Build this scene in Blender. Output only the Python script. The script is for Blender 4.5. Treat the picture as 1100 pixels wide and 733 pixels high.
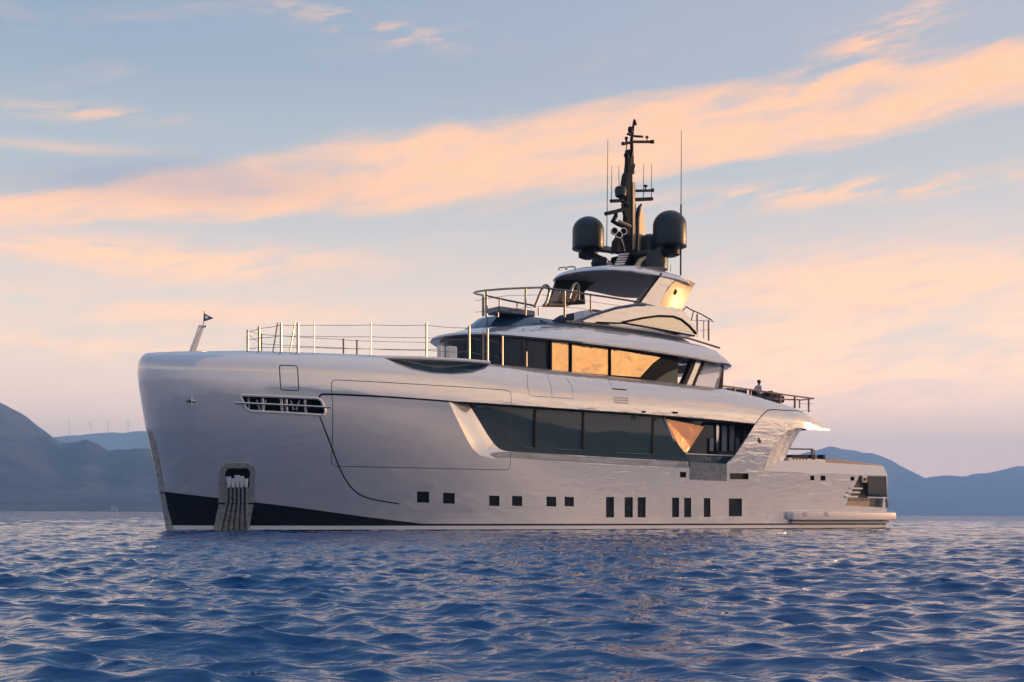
import bpy, bmesh, math, random
import numpy as np
from mathutils import Vector, Matrix
from mathutils.geometry import delaunay_2d_cdt
random.seed(7); rng = np.random.default_rng(7)
R = math.radians
sc = bpy.context.scene
for o in list(bpy.data.objects): bpy.data.objects.remove(o)

# ------------------------------------------------------------------ camera, world, sun, exposure
FPX, CAMX, CAMY, HOR, ROLL, CAMZ = 1340.0, 550.0, 366.5, 551.4, 0.0053, 0.87
cam = bpy.data.cameras.new('camera'); camo = bpy.data.objects.new('camera', cam); sc.collection.objects.link(camo)
cam.sensor_width = 36; cam.lens = 36*FPX/1100; cam.shift_y = (HOR-CAMY)/1100
cam.clip_start = 0.1; cam.clip_end = 60000
camo.location = (0, 0, CAMZ)
camo.rotation_euler = (Matrix.Rotation(ROLL, 3, 'Y').inverted() @ Matrix.Rotation(R(90), 3, 'X')).to_euler()
sc.camera = camo
sc.view_settings.view_transform = 'Standard'; sc.view_settings.look = 'None'
sc.view_settings.exposure = 0.84; sc.view_settings.gamma = 1
sc.cycles.use_denoising = True
sc.cycles.max_bounces = 8; sc.cycles.volume_bounces = 2

SUN_AZ, SUN_EL = 66.0, 5.5            # degrees right of the view direction (+Y), above the horizon
sund = bpy.data.lights.new('sun', 'SUN'); sund.energy = 4.8; sund.angle = R(0.5); sund.color = (1.0, 0.56, 0.27)
suno = bpy.data.objects.new('sun', sund); sc.collection.objects.link(suno)
sdir = Vector((math.sin(R(SUN_AZ))*math.cos(R(SUN_EL)), math.cos(R(SUN_AZ))*math.cos(R(SUN_EL)), math.sin(R(SUN_EL))))
suno.rotation_euler = sdir.to_track_quat('Z', 'Y').to_euler(); suno.location = (60, 40, 60)

class X:                                # small node-expression builder
    nt = None
    def __init__(s, sock): s.k = sock
    @staticmethod
    def m(op, *a, clamp=False):
        n = X.nt.nodes.new('ShaderNodeMath'); n.operation = op; n.use_clamp = clamp
        for i, v in enumerate(a):
            if isinstance(v, X): X.nt.links.new(v.k, n.inputs[i])
            else: n.inputs[i].default_value = v
        return X(n.outputs[0])
    def __add__(s, o): return X.m('ADD', s, o)
    __radd__ = __add__
    def __sub__(s, o): return X.m('SUBTRACT', s, o)
    def __rsub__(s, o): return X.m('SUBTRACT', o, s)
    def __mul__(s, o): return X.m('MULTIPLY', s, o)
    __rmul__ = __mul__
    def __truediv__(s, o): return X.m('DIVIDE', s, o)
    def abs(s): return X.m('ABSOLUTE', s)
    def cl(s): return X.m('ADD', s, 0.0, clamp=True)
    def exp(s): return X.m('EXPONENT', s)
def sstep(x, a, b):
    n = X.nt.nodes.new('ShaderNodeMapRange'); n.interpolation_type = 'SMOOTHSTEP'
    X.nt.links.new(x.k, n.inputs[0]); n.inputs[1].default_value = a; n.inputs[2].default_value = b
    return X(n.outputs[0])
def comb(x, y, z=0.0):
    n = X.nt.nodes.new('ShaderNodeCombineXYZ')
    for i, v in enumerate((x, y, z)):
        if isinstance(v, X): X.nt.links.new(v.k, n.inputs[i])
        else: n.inputs[i].default_value = v
    return X(n.outputs[0])
def noise(vec, scale, detail=4, rough=0.55, dist=0.0, out='Fac', lac=2.0):
    n = X.nt.nodes.new('ShaderNodeTexNoise'); n.inputs['Scale'].default_value = scale
    n.inputs['Detail'].default_value = detail; n.inputs['Roughness'].default_value = rough
    n.inputs['Distortion'].default_value = dist; n.inputs['Lacunarity'].default_value = lac
    if vec is not None: X.nt.links.new(vec.k, n.inputs['Vector'])
    return X(n.outputs[out])
def mixc(f, a, b, mode='MIX'):
    n = X.nt.nodes.new('ShaderNodeMix'); n.data_type = 'RGBA'; n.blend_type = mode
    for i, v in ((0, f), (6, a), (7, b)):
        if isinstance(v, X): X.nt.links.new(v.k, n.inputs[i])
        elif i == 0: n.inputs[0].default_value = v
        else: n.inputs[i].default_value = (*v, 1)
    return X(n.outputs[2])
def ramp(f, stops):
    n = X.nt.nodes.new('ShaderNodeValToRGB'); cr = n.color_ramp
    while len(cr.elements) < len(stops): cr.elements.new(0.5)
    for e, (p, c) in zip(cr.elements, stops): e.position = p; e.color = (*c, 1)
    X.nt.links.new(f.k, n.inputs[0]); return X(n.outputs[0])

world = bpy.data.worlds.new('World'); sc.world = world; world.use_nodes = True
nt = world.node_tree; X.nt = nt; nt.nodes.clear()
wo = nt.nodes.new('ShaderNodeOutputWorld'); bg = nt.nodes.new('ShaderNodeBackground'); nt.links.new(bg.outputs[0], wo.inputs[0])
WS = 0.1
bg.inputs[1].default_value = WS
sky = nt.nodes.new('ShaderNodeTexSky'); sky.sky_type = 'NISHITA'; sky.sun_disc = False
sky.sun_elevation = R(SUN_EL); sky.sun_rotation = R(SUN_AZ); sky.dust_density = 2.0; sky.air_density = 1.3
tc = nt.nodes.new('ShaderNodeTexCoord'); sep = nt.nodes.new('ShaderNodeSeparateXYZ'); nt.links.new(tc.outputs['Generated'], sep.inputs[0])
dx_, dy_, dz_ = (X(sep.outputs[i]) for i in range(3))
az = X.m('ARCTAN2', dx_, dy_) * (180/math.pi)
el = X.m('ARCSINE', dz_) * (180/math.pi)
elc = (X.m('MAXIMUM', el, 0.0) / 90.0)
base = ramp(elc, [(0.0, (2.25, 1.24, .92)), (0.035, (1.80, 1.10, .68)), (0.080, (1.00, .76, .52)), (0.125, (.60, .53, .46)),
                  (0.165, (.355, .395, .40)), (0.215, (.22, .280, .345)), (0.30, (.135, .21, .32)), (0.45, (.12, .20, .33)), (0.7, (.16, .26, .41)), (1.0, (.17, .26, .43))])
# the sky opposite the sunset is dimmer and bluer
back = sstep((az - 45).abs(), 70, 150)
base = mixc(back*0.8, base, mixc(1.0, base, (.46, .58, .78), 'MULTIPLY'))
# left side of the view a little bluer up high, right side pinker
rightness = sstep(az, -30, 35) * sstep(el, 2, 14)
base = mixc(rightness*0.30, base, (.64, .50, .46))
# clouds: streaky noise in direction space
slope = 0.14
ew = el - az*slope
warp = noise(comb(az*0.09, ew*0.28), 1.0, 3, .5)
warp2 = noise(comb(az*0.09+31.7, ew*0.30), 1.0, 3, .5)
cv = comb(az*0.10 + warp*1.2, ew*0.55 + warp2*1.5)
n1 = noise(cv, 1.0, 8, .58)
n2 = noise(comb(az*0.35 + warp*2.0, ew*1.5 + warp2*1.5), 1.0, 6, .6)
def blob(azc, elc_, wa, we, k=0.0):
    a = (az - azc)/wa; e = (el - elc_ - (az-azc)*k + (warp2-0.5)*1.5)/we
    return (0.0 - (a*a + e*e)).exp()
band = el - 15.9 - az*0.13 + (az*az)*0.001 + (warp2 - 0.5)*1.5
wide = 0.85 + sstep(az, -22, -4)*1.0 - sstep(az, 4, 22)*0.4
q = band/wide
bandm = (0.0 - q*q*q*q).exp()
m_main = sstep(bandm*0.80 + (n1*0.75 + n2*0.25 - 0.5)*2.0, 0.16, 0.95)*sstep(bandm, 0.02, 0.3)
m_shadow = blob(-15, 14.3, 7.5, .8, .05)*0.9
m_wisp = blob(16.2, 20.2, 3.2, 1.0, .45) * sstep(n2, .40, .62)
m_low = blob(-16, 11.1, 9, .75, .0) * sstep(n2*.5+n1*.5, .33, .52)*1.3
m_low2 = (blob(-15, 8.9, 11, .75, .0)+blob(-18, 7.1, 12, .6, .0)*.8).cl() * sstep(n2*.4+n1*.6, .34, .54)*.95
m_r = blob(14, 14.0, 9, .5, .02) * sstep(n2, .40, .6)*.8
m_r2 = (blob(17, 9.8, 12, 2.0, .0)+blob(14, 6.4, 12, 2.0, .0)).cl() * sstep(n1*.8+n2*.2, .30, .58)*.95
m_top = blob(-7, 21.2, 4.2, .45, -.12) * sstep(n2, .42, .6)*.6 + blob(-19, 16.8, 3.4, .35, 0)*sstep(n2, .35, .6)*.6 + blob(-20, 15.3, 4, .22, 0)*.4
m_gen = sstep(n1, .56, .76) * sstep(el, 3, 14) * .22
m_far = sstep(n1, .46, .66) * sstep((az).abs(), 24, 40) * sstep(el, 5, 12) * .8
cl = (m_main*.95 + m_wisp*.85 + m_low*.8 + m_low2*.7 + m_r + m_r2 + m_top + m_gen + m_far).cl()
ccol = ramp(elc, [(0.0, (2.6, 1.28, .72)), (0.045, (2.15, 1.12, .54)), (0.10, (1.24, .67, .33)), (0.15, (.98, .51, .245)), (0.22, (.88, .45, .22)), (0.4, (.55, .40, .37)), (1.0, (.35, .33, .40))])
ccol = mixc(back*0.8, ccol, mixc(1.0, ccol, (.45, .50, .70), 'MULTIPLY'))
shadec = mixc(sstep(n2, .25, .55), (.66, .46, .37), ccol)
col = mixc(cl, base, mixc(0.55, ccol, shadec))
col = mixc(m_shadow*0.9*(1.0-m_main*.4), col, (.27, .275, .345))
# sunset glow outside the right edge of the view, where the sun stands
ga = (az - 72)/30; ge = X.m('MAXIMUM', el, 0.0)/9.0
glow = (0.0 - (ga*ga + ge*ge)).exp() * (sstep(n1, .3, .6)*.5 + .6)
glowc = mixc(1.0, (1.0, .56, .20), comb(glow*3.2, glow*3.2, glow*3.2), 'MULTIPLY')
col = mixc(1.0, col, glowc, 'ADD')
# part of the light is the plain physical sky
skyx = X(sky.outputs[0])
tot = mixc(0.04, mixc(1.0, col, (1/WS, 1/WS, 1/WS), 'MULTIPLY'), skyx)
tot.k.node.clamp_result = False
nt.links.new(tot.k, bg.inputs[0])

# ------------------------------------------------------------------ yacht frame of reference
YB = 55.6; BX, BY = (178-550)/FPX*YB, YB
TH = math.atan2(33.4, 42.5); DX = (math.cos(TH), math.sin(TH)); DP = (math.sin(TH), -math.cos(TH))
def ray_l(px, py):                       # photo pixel -> ray origin and direction in yacht coordinates (aft, port, up)
    a, b = px-CAMX, py-CAMY; c, s = math.cos(ROLL), math.sin(ROLL)
    x = c*a+s*b; y = -s*a+c*b
    d = (x/FPX, 1.0, (HOR-CAMY-y)/FPX)
    def tl(v): return (v[0]*DX[0]+v[1]*DX[1], v[0]*DP[0]+v[1]*DP[1], v[2])
    return tl((-BX, -BY, CAMZ)), tl(d)
def P(px, py, y):
    O, D = ray_l(px, py); t = (y-O[1])/D[1]
    return (O[0]+t*D[0], y, O[2]+t*D[2])
def V(p): return (p[0], -p[1], p[2])

def interp(x, xs, ys): return float(np.interp(x, xs, ys))
def smooth(a, b, x):
    t = min(1, max(0, (x-a)/(b-a))); return t*t*(3-2*t)
def rake(z): return interp(z, [-2, 0, 2.91, 4.54, 6.6, 7.4, 8.2], [.5, .05, -.53, -.88, -1.22, -1.30, -1.30])
def fade(u): return max(0, 1-u/14)**2
def zt(u): return interp(u, [0, 3, 6, 9, 13, 20, 28, 32, 34, 36, 38.5, 40.4, 41.6, 42.6, 48],
                         [7.85, 8.02, 8.12, 8.22, 8.32, 8.34, 8.28, 8.2, 8.06, 7.8, 7.46, 7.15, 6.8, 6.5, 6.5])
def zcf(u): return interp(u, [0, 8, 12, 18, 38, 40.5, 42.6, 48], [7.0, 7.1, 7.05, 6.45, 6.4, 6.3, 6.2, 6.2])
def ryf(u): return interp(u, [0, 2, 12, 18, 30, 48], [.45, .75, .95, 1.05, 1.0, .9])
def sup(q, n, m):
    q = min(1, max(0, q)); return (1-(1-q)**n)**m
def yside(u, z):
    if u <= 0: return u*2
    yd = 4.62*sup(u/15.5, 2.5, .52); yw = 4.42*sup(u/21, 1.75, .82)
    if z <= 0: g = 0.0; yw = yw*(1+z*0.06)
    else: g = math.sin(math.pi/2*min(1, z/6.6))**1.25
    y = yw+(yd-yw)*g
    y -= 0.10*smooth(30, 48, u)
    if z > 4.6: y -= 0.95*smooth(37.5, 43.5, u)*smooth(4.6, 6.2, z)
    return y
def S(u, s):
    zc = zcf(u); rz = zt(u)-zc
    if s <= zc: z = s; ph = 0
    else: ph = min(math.pi/2, (s-zc)/rz); z = zc+rz*math.sin(ph)
    y = yside(u, z)
    if ph > 0: y -= ryf(u)*min(1, (y/1.3 if y > 0 else 0))*(1-math.cos(ph))
    x = u+(rake(z)+(.45*(1-math.cos(ph)) if ph else 0))*fade(u)
    return (x, y, z)
def inv(x, z):                            # (x,z) -> (u,s)
    u = x
    for i in range(25):
        zc = zcf(u); rz = zt(u)-zc; ph = 0
        if z > zc: ph = math.asin(min(1, (z-zc)/rz))
        un = x-(rake(z)+(.45*(1-math.cos(ph)) if ph else 0))*fade(max(0, u))
        if abs(un-u) < 1e-4: u = un; break
        u = .4*u+.6*un
    zc = zcf(u); rz = zt(u)-zc
    if z <= zc: return u, z
    return u, zc+rz*math.asin(min(1, (z-zc)/rz))
K = 0.8
def u2t(u): u = max(0, u); return (u+math.sqrt(u*u+4*u*K))/2
def t2u(t): t = max(0, t); return t*t/(t+K)
def hit(px, py, off=0.0):                 # first point of the hull side on the pixel's ray, as (t,s)
    O, D = ray_l(px, py); t0 = (5.2-O[1])/D[1]
    def f(t):
        x, y, z = (O[i]+t*D[i] for i in range(3))
        u, s = inv(x, z); zmax = zt(max(0, u))
        if u < 0 or z > zmax: return 1.0, u, s
        return y-(S(u, s)[1]-off), u, s
    prev = t0; t = t0; best = None
    while t < t0+12:
        v, u, s = f(t)
        if v <= 0:
            a, b = prev, t
            for i in range(18):
                c = (a+b)/2; v, u, s = f(c)
                if v <= 0: b = c
                else: a = c
            v, u, s = f(b); return (u2t(u), s)
        if v < 0.9 and (best is None or v < best[0]): best = (v, u, s)
        prev = t; t += 0.1
    if best: return (u2t(best[1]), best[2])
    x, y, z = P(px, py, 2.0); u, s = inv(x, z); return (u2t(max(0, u)), s)
def Sts(ts, off=0.0):
    u = t2u(ts[0]); p = S(u, ts[1])
    if off:
        n = Nts(ts); return (p[0]+n[0]*off, p[1]+n[1]*off, p[2]+n[2]*off)
    return p
def Nts(ts):
    e = 0.02; t, s = ts; t0 = max(t-e, 0.004)
    a = np.array(S(t2u(t+e), s))-np.array(S(t2u(t0), s))
    b = np.array(S(t2u(t), s+e))-np.array(S(t2u(t), s-e))
    n = np.cross(b, a)
    l = np.linalg.norm(n)
    if l < 1e-9: return (-1, 0, 0)
    n = n/l
    if n[1] < 0 and n[2] < .5 and t > .3: n = -n
    return tuple(n)

# ------------------------------------------------------------------ materials
def mat(name, col=(.5, .5, .5), rough=.4, metal=0., coat=0., ior=1.45, coatr=.03, bump=None, var=None, alpha=1., trans=0., spec=None, rip=False):
    m = bpy.data.materials.new(name); m.use_nodes = True; t = m.node_tree; X.nt = t
    b = t.nodes['Principled BSDF']
    b.inputs['Base Color'].default_value = (*col, 1); b.inputs['Roughness'].default_value = rough
    b.inputs['Metallic'].default_value = metal; b.inputs['IOR'].default_value = ior
    b.inputs['Coat Weight'].default_value = coat; b.inputs['Coat Roughness'].default_value = coatr
    b.inputs['Alpha'].default_value = alpha; b.inputs['Transmission Weight'].default_value = trans
    tcn = t.nodes.new('ShaderNodeTexCoord'); oc = X(tcn.outputs['Object'])
    if var:
        sc_, amt = var
        n = noise(oc, sc_, 5, .6)
        t.links.new(mixc(n, tuple(max(0, c*(1-amt)) for c in col), tuple(min(1, c*(1+amt)) for c in col)).k, b.inputs['Base Color'])
        t.links.new((n*0.12+(rough-.06)).cl().k, b.inputs['Roughness'])
    if rip:
        mp = t.nodes.new('ShaderNodeMapping'); t.links.new(oc.k, mp.inputs[0]); mp.inputs['Scale'].default_value = (.30, 1, 1.25)
        sx = t.nodes.new('ShaderNodeSeparateXYZ'); t.links.new(oc.k, sx.inputs[0])
        hh = noise(X(mp.outputs[0]), 2.4, 3, .55, .5)*(sstep(X(sx.outputs[0]), 10, 24)*2.3 + .45)
        bn = t.nodes.new('ShaderNodeBump'); bn.inputs['Strength'].default_value = .22; bn.inputs['Distance'].default_value = .030
        t.links.new(hh.k, bn.inputs['Height']); t.links.new(bn.outputs[0], b.inputs['Normal']); t.links.new(bn.outputs[0], b.inputs['Coat Normal'])
    if bump:
        sc_, st, dist = bump
        bn = t.nodes.new('ShaderNodeBump'); bn.inputs['Strength'].default_value = st; bn.inputs['Distance'].default_value = dist
        t.links.new(noise(oc, sc_, 3, .5).k, bn.inputs['Height']); t.links.new(bn.outputs[0], b.inputs['Normal'])
        t.links.new(bn.outputs[0], b.inputs['Coat Normal'])
    return m
M = {}
M['hull'] = mat('pearl_silver_paint', (.82, .77, .70), .08, .56, 1., coatr=.02, var=(.6, .03), rip=True)
M['white'] = mat('white_paint', (.80, .79, .78), .3, 0, 1.)
M['cream'] = mat('cream_white_paint', (.82, .78, .70), .35, 0, .6)
M['boot'] = mat('black_bottom_paint', (.006, .007, .009), .25, 0, .3, var=(3, .3))
M['seam'] = mat('dark_seam_rubber', (.03, .032, .038), .5)
M['glass'] = mat('dark_saloon_glass', (.036, .062, .068), .03, 0, 0, ior=1.55, bump=(.35, .25, .01))
M['glass2'] = mat('dark_bridge_glass', (.006, .020, .028), .03, 0, 0, ior=1.45, bump=(.5, .3, .02))
M['gold'] = mat('gold_reflection_glass', (.80, .50, .23), .06, .95, 0, bump=(.42, .9, .16))  # gold tint paints the reflected sunset into the side panes
M['orangerefl'] = mat('orange_reflection_glass', (.36, .19, .11), .08, .9, 0, bump=(.9, .4, .05))  # orange tint stands in for warm sky mirrored in the windbreak
M['paleglass'] = mat('pale_mirror_glass', (.62, .58, .48), .08, .8, 0, bump=(.6, .4, .05))
M['trimpaint'] = mat('silver_white_gelcoat', (.66, .61, .58), .32, .1, .5)
M['port'] = mat('porthole_glass', (.006, .012, .016), .04, 0, 0, ior=1.38, bump=(1.5, .5, .05))
M['darksteel'] = mat('brushed_dark_steel', (.36, .34, .31), .10, 1., bump=(2.5, .35, .05))
M['steel'] = mat('polished_steel', (.62, .60, .57), .16, 1., bump=(6, .2, .01))
M['steelr'] = mat('hammered_steel', (.50, .46, .39), .28, .5, bump=(3.0, .5, .05), var=(5, .35))
M['rail'] = mat('rail_steel', (.25, .22, .20), .25, .9)
M['dark'] = mat('dark_mast_paint', (.006, .009, .013), .45, ior=1.25)
M['dome'] = mat('dark_radome_shell', (.011, .026, .032), .42, 0, .12, var=(2, .15))
M['blue'] = mat('deep_blue_paint', (.022, .060, .115), .18, 0, 1.)
M['teal'] = mat('dark_teal_panel', (.020, .055, .075), .25, 0, .6)
M['black'] = mat('black_trim', (.006, .007, .009), .5, ior=1.2)
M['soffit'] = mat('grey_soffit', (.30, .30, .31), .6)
M['teak'] = mat('teak_wood', (.32, .17, .09), .5, 0, .2, var=(8, .3))
M['cushion'] = mat('dark_cushion', (.03, .035, .05), .8)
M['cushion2'] = mat('beige_cushion', (.55, .40, .33), .8, var=(3, .1))
M['brown'] = mat('bronze_panel', (.20, .16, .13), .35, .4, .5, bump=(2, .5, .05))
M['deck'] = mat('teak_deck', (.17, .135, .11), .6, var=(3, .2))
M['skin'] = mat('skin', (.35, .2, .14), .6)
M['shirt'] = mat('pale_shirt', (.62, .64, .68), .8)
M['hair'] = mat('dark_hair', (.02, .014, .01), .6)
M['trouser'] = mat('navy_trousers', (.03, .04, .07), .8)
M['clear'] = mat('clear_windbreak_glass', (.75, .78, .80), .06, 0, 0, alpha=.38)
M['green'] = mat('green_tinted_glass', (.055, .06, .035), .08, .2, .3)
M['tealmatt'] = mat('dark_stern_glass', (.012, .030, .038), .5, ior=1.2)
M['matt'] = mat('matt_black_panel', (.007, .008, .010), .6, ior=1.15)
M['flag'] = mat('blue_flag_cloth', (.03, .06, .22), .8)

# ------------------------------------------------------------------ mesh helpers
COL = sc.collection
def tag(o, label=None, cat=None, group=None, kind=None):
    if label: o['label'] = label
    if cat: o['category'] = cat
    if group: o['group'] = group
    if kind: o['kind'] = kind
    return o
class MB:
    def __init__(s): s.v = []; s.f = []; s.mi = []; s.cur = 0
    def add(s, vs, fs):
        b = len(s.v); s.v += [tuple(v) for v in vs]; s.f += [tuple(b+i for i in f) for f in fs]; s.mi += [s.cur]*len(fs); return s
    def box(s, c, sz, rz=0., ry=0., bev=0):
        m = Matrix.Rotation(rz, 3, 'Z') @ Matrix.Rotation(ry, 3, 'Y')
        vs = []
        for i in (-1, 1):
            for j in (-1, 1):
                for k in (-1, 1):
                    q = m @ Vector((i*sz[0]/2, j*sz[1]/2, k*sz[2]/2)); vs.append((c[0]+q.x, c[1]+q.y, c[2]+q.z))
        return s.add(vs, [(0, 1, 3, 2), (4, 6, 7, 5), (0, 4, 5, 1), (2, 3, 7, 6), (0, 2, 6, 4), (1, 5, 7, 3)])
    def tube(s, pts, r, n=8, cap=True):
        pts = [Vector(p) for p in pts]; rs = r if isinstance(r, (list, tuple)) else [r]*len(pts)
        vs = []; prev = None
        for i, p in enumerate(pts):
            d = (pts[min(i+1, len(pts)-1)]-pts[max(i-1, 0)])
            d = d.normalized() if d.length > 1e-9 else Vector((0, 0, 1))
            a = Vector((0, 0, 1)) if abs(d.z) < .9 else Vector((1, 0, 0))
            if prev is None: e = d.cross(a).normalized()
            else: e = (prev-d*prev.dot(d)).normalized()
            prev = e; f = d.cross(e)
            for k in range(n):
                an = 2*math.pi*k/n; vs.append(p+(e*math.cos(an)+f*math.sin(an))*rs[i])
        fs = []
        for i in range(len(pts)-1):
            for k in range(n):
                k2 = (k+1) % n; fs.append((i*n+k, i*n+k2, (i+1)*n+k2, (i+1)*n+k))
        if cap: fs += [tuple(range(n))[::-1], tuple((len(pts)-1)*n+k for k in range(n))]
        return s.add(vs, fs)
    def lathe(s, c, prof, n=28, axis=None):
        vs = []; fs = []; m = Matrix.Identity(3) if axis is None else Vector((0, 0, 1)).rotation_difference(Vector(axis)).to_matrix()
        for (r, z) in prof:
            for k in range(n):
                a = 2*math.pi*k/n; q = m @ Vector((r*math.cos(a), r*math.sin(a), z)); vs.append((c[0]+q.x, c[1]+q.y, c[2]+q.z))
        for i in range(len(prof)-1):
            for k in range(n):
                k2 = (k+1) % n; fs.append((i*n+k, i*n+k2, (i+1)*n+k2, (i+1)*n+k))
        fs += [tuple(range(n))[::-1], tuple((len(prof)-1)*n+k for k in range(n))]
        return s.add(vs, fs)
    def prism(s, poly, vec):               # poly: 3-D points, extruded along vec
        n = len(poly); v2 = [(p[0]+vec[0], p[1]+vec[1], p[2]+vec[2]) for p in poly]
        return s.add(list(poly)+v2, [tuple(range(n))[::-1], tuple(range(n, 2*n))]+[(i, (i+1) % n, n+(i+1) % n, n+i) for i in range(n)])
    def rings(s, rings, cap0=True, cap1=True):
        n = len(rings[0]); vs = [p for r in rings for p in r]; fs = []
        for i in range(len(rings)-1):
            for k in range(n):
                k2 = (k+1) % n; fs.append((i*n+k, i*n+k2, (i+1)*n+k2, (i+1)*n+k))
        if cap0: fs.append(tuple(range(n))[::-1])
        if cap1: fs.append(tuple((len(rings)-1)*n+k for k in range(n)))
        return s.add(vs, fs)
    def strip(s, A, B):
        n = len(A); return s.add(list(A)+list(B), [(i, i+1, n+i+1, n+i) for i in range(n-1)])
    def build(s, name, mats, parent=None, sharp=35, flat=False, weld=False, bevel=0):
        me = bpy.data.meshes.new(name); me.from_pydata(s.v, [], s.f); 
        if not isinstance(mats, (list, tuple)): mats = [mats]
        for m in mats: me.materials.append(m)
        me.polygons.foreach_set('material_index', s.mi)
        bm = bmesh.new(); bm.from_mesh(me)
        if weld: bmesh.ops.remove_doubles(bm, verts=bm.verts, dist=1e-4)
        bmesh.ops.recalc_face_normals(bm, faces=bm.faces); bm.to_mesh(me); bm.free()
        if not flat:
            me.polygons.foreach_set('use_smooth', [True]*len(me.polygons)); me.set_sharp_from_angle(angle=R(sharp))
        me.update()
        o = bpy.data.objects.new(name, me); COL.objects.link(o)
        if parent: o.parent = parent
        if bevel:
            md = o.modifiers.new('bevel', 'BEVEL'); md.width = bevel; md.segments = 2; md.limit_method = 'ANGLE'; md.angle_limit = R(40)
        return o

yacht = bpy.data.objects.new('motor_yacht', None); COL.objects.link(yacht)
yacht.location = (BX, BY, 0); yacht.rotation_euler = (0, 0, TH)
tag(yacht, 'large silver-grey superyacht with blunt bow, dark window bands and dark mast with two black radomes', 'yacht')

def inpoly(pt, poly):
    x, y = pt; c = False; n = len(poly); j = n-1
    for i in range(n):
        xi, yi = poly[i]; xj, yj = poly[j]
        if (yi > y) != (yj > y) and x < (xj-xi)*(y-yi)/(yj-yi)+xi: c = not c
        j = i
    return c
def dens(poly, d, closed=True):
    out = []; n = len(poly)
    for i in range(n if closed else n-1):
        a, b = poly[i], poly[(i+1) % n]; L = math.dist(a, b); k = max(1, int(math.ceil(L/d)))
        for j in range(k): out.append(tuple(a[q]+(b[q]-a[q])*j/k for q in range(len(a))))
    if not closed: out.append(tuple(poly[-1]))
    return out
def chaikin(p, it=2, closed=False):
    for _ in range(it):
        q = []
        n = len(p)
        if not closed: q.append(p[0])
        for i in range(n if closed else n-1):
            a, b = p[i], p[(i+1) % n]
            q.append(tuple(.75*a[k]+.25*b[k] for k in range(len(a)))); q.append(tuple(.25*a[k]+.75*b[k] for k in range(len(a))))
        if not closed: q.append(p[-1])
        p = q
    return p
def spatch(name, outer, mats, parent, off=0.0, holes=(), regions=(), dt=.3, ds=.16, skirt=0.0, mirror=False, lines=()):
    """A piece of the curved hull side, bounded by outlines given in surface coordinates (t,s)."""
    loops = [dens(outer, min(dt, .25))]+[dens(h, .2) for h in holes]+[dens(r, .3) for r, _ in regions]
    vs = []; es = []
    for lp in loops:
        b = len(vs); vs += lp; es += [(b+i, b+(i+1) % len(lp)) for i in range(len(lp))]
    ts_ = [v[0] for v in loops[0]]; ss = [v[1] for v in loops[0]]
    t = min(ts_)+dt/2
    while t < max(ts_):
        s = min(ss)+ds/2
        while s < max(ss):
            q = (t, s)
            if inpoly(q, outer) and not any(inpoly(q, h) for h in holes): vs.append(q)
            s += ds
        t += dt
    ov, oe, of, *_ = delaunay_2d_cdt([Vector(v) for v in vs], es, [], 0, 1e-5)
    pts = [(v.x, v.y) for v in ov]; faces = []; mi = []
    for f in of:
        c = tuple(sum(pts[i][k] for i in f)/len(f) for k in (0, 1))
        if not inpoly(c, loops[0]) or any(inpoly(c, h) for h in loops[1:1+len(holes)]): continue
        a = abs(sum(pts[f[i]][0]*pts[f[(i+1) % len(f)]][1]-pts[f[(i+1) % len(f)]][0]*pts[f[i]][1] for i in range(len(f))))
        if a < 1e-7: continue
        k = 0
        for ri, (r, idx) in enumerate(regions):
            if inpoly(c, loops[1+len(holes)+ri]): k = idx
        faces.append(tuple(f)); mi.append(k)
    V3 = [V(Sts(p, off)) for p in pts]; NN = [V(Nts(p)) for p in pts]
    def orient(f, V3, NN):
        a, b, c = (Vector(V3[i]) for i in f[:3]); n = (b-a).cross(c-a); m = Vector(NN[f[0]])+Vector(NN[f[1]])+Vector(NN[f[2]])
        return f if n.dot(m) > 0 else f[::-1]
    faces = [orient(f, V3, NN) for f in faces]
    if skirt:
        cnt = {}
        for f in faces:
            for i in range(len(f)):
                e = (f[i], f[(i+1) % len(f)]); cnt[tuple(sorted(e))] = cnt.get(tuple(sorted(e)), 0)+1
        be = [(f[i], f[(i+1) % len(f)]) for f in faces for i in range(len(f)) if cnt[tuple(sorted((f[i], f[(i+1) % len(f)])))] == 1]
    if mirror:
        n = len(V3); V3 = V3+[(x, -y, z) for x, y, z in V3]; NN = NN+[(x, -y, z) for x, y, z in NN]
        faces = faces+[tuple(i+n for i in f[::-1]) for f in faces]; mi = mi+mi
    nb = len(faces)
    if skirt:
        idx = {}
        for e in be:
            q = []
            for i in e:
                for key, o_ in (((i, 0), off), ((i, 1), off-skirt)):
                    if key not in idx:
                        idx[key] = len(V3); V3.append(V(Sts(pts[i], o_))); NN.append(None)
            faces.append((idx[(e[1], 0)], idx[(e[0], 0)], idx[(e[0], 1)], idx[(e[1], 1)])); mi.append(0)
    me = bpy.data.meshes.new(name); me.from_pydata(V3, [], faces)
    for m in (mats if isinstance(mats, (list, tuple)) else [mats]): me.materials.append(m)
    me.polygons.foreach_set('material_index', mi); me.polygons.foreach_set('use_smooth', [i < nb for i in range(len(faces))])
    me.update()
    if not skirt: me.normals_split_custom_set_from_vertices([tuple(n) for n in NN])
    else:
        ln = []
        for pi, p in enumerate(me.polygons):
            for vi in p.vertices: ln.append(tuple(NN[vi]) if pi < nb else tuple(p.normal))
        me.normals_split_custom_set(ln)
    o = bpy.data.objects.new(name, me); COL.objects.link(o); o.parent = parent
    return o
def H(pts): return [hit(*p) for p in pts]
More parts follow.
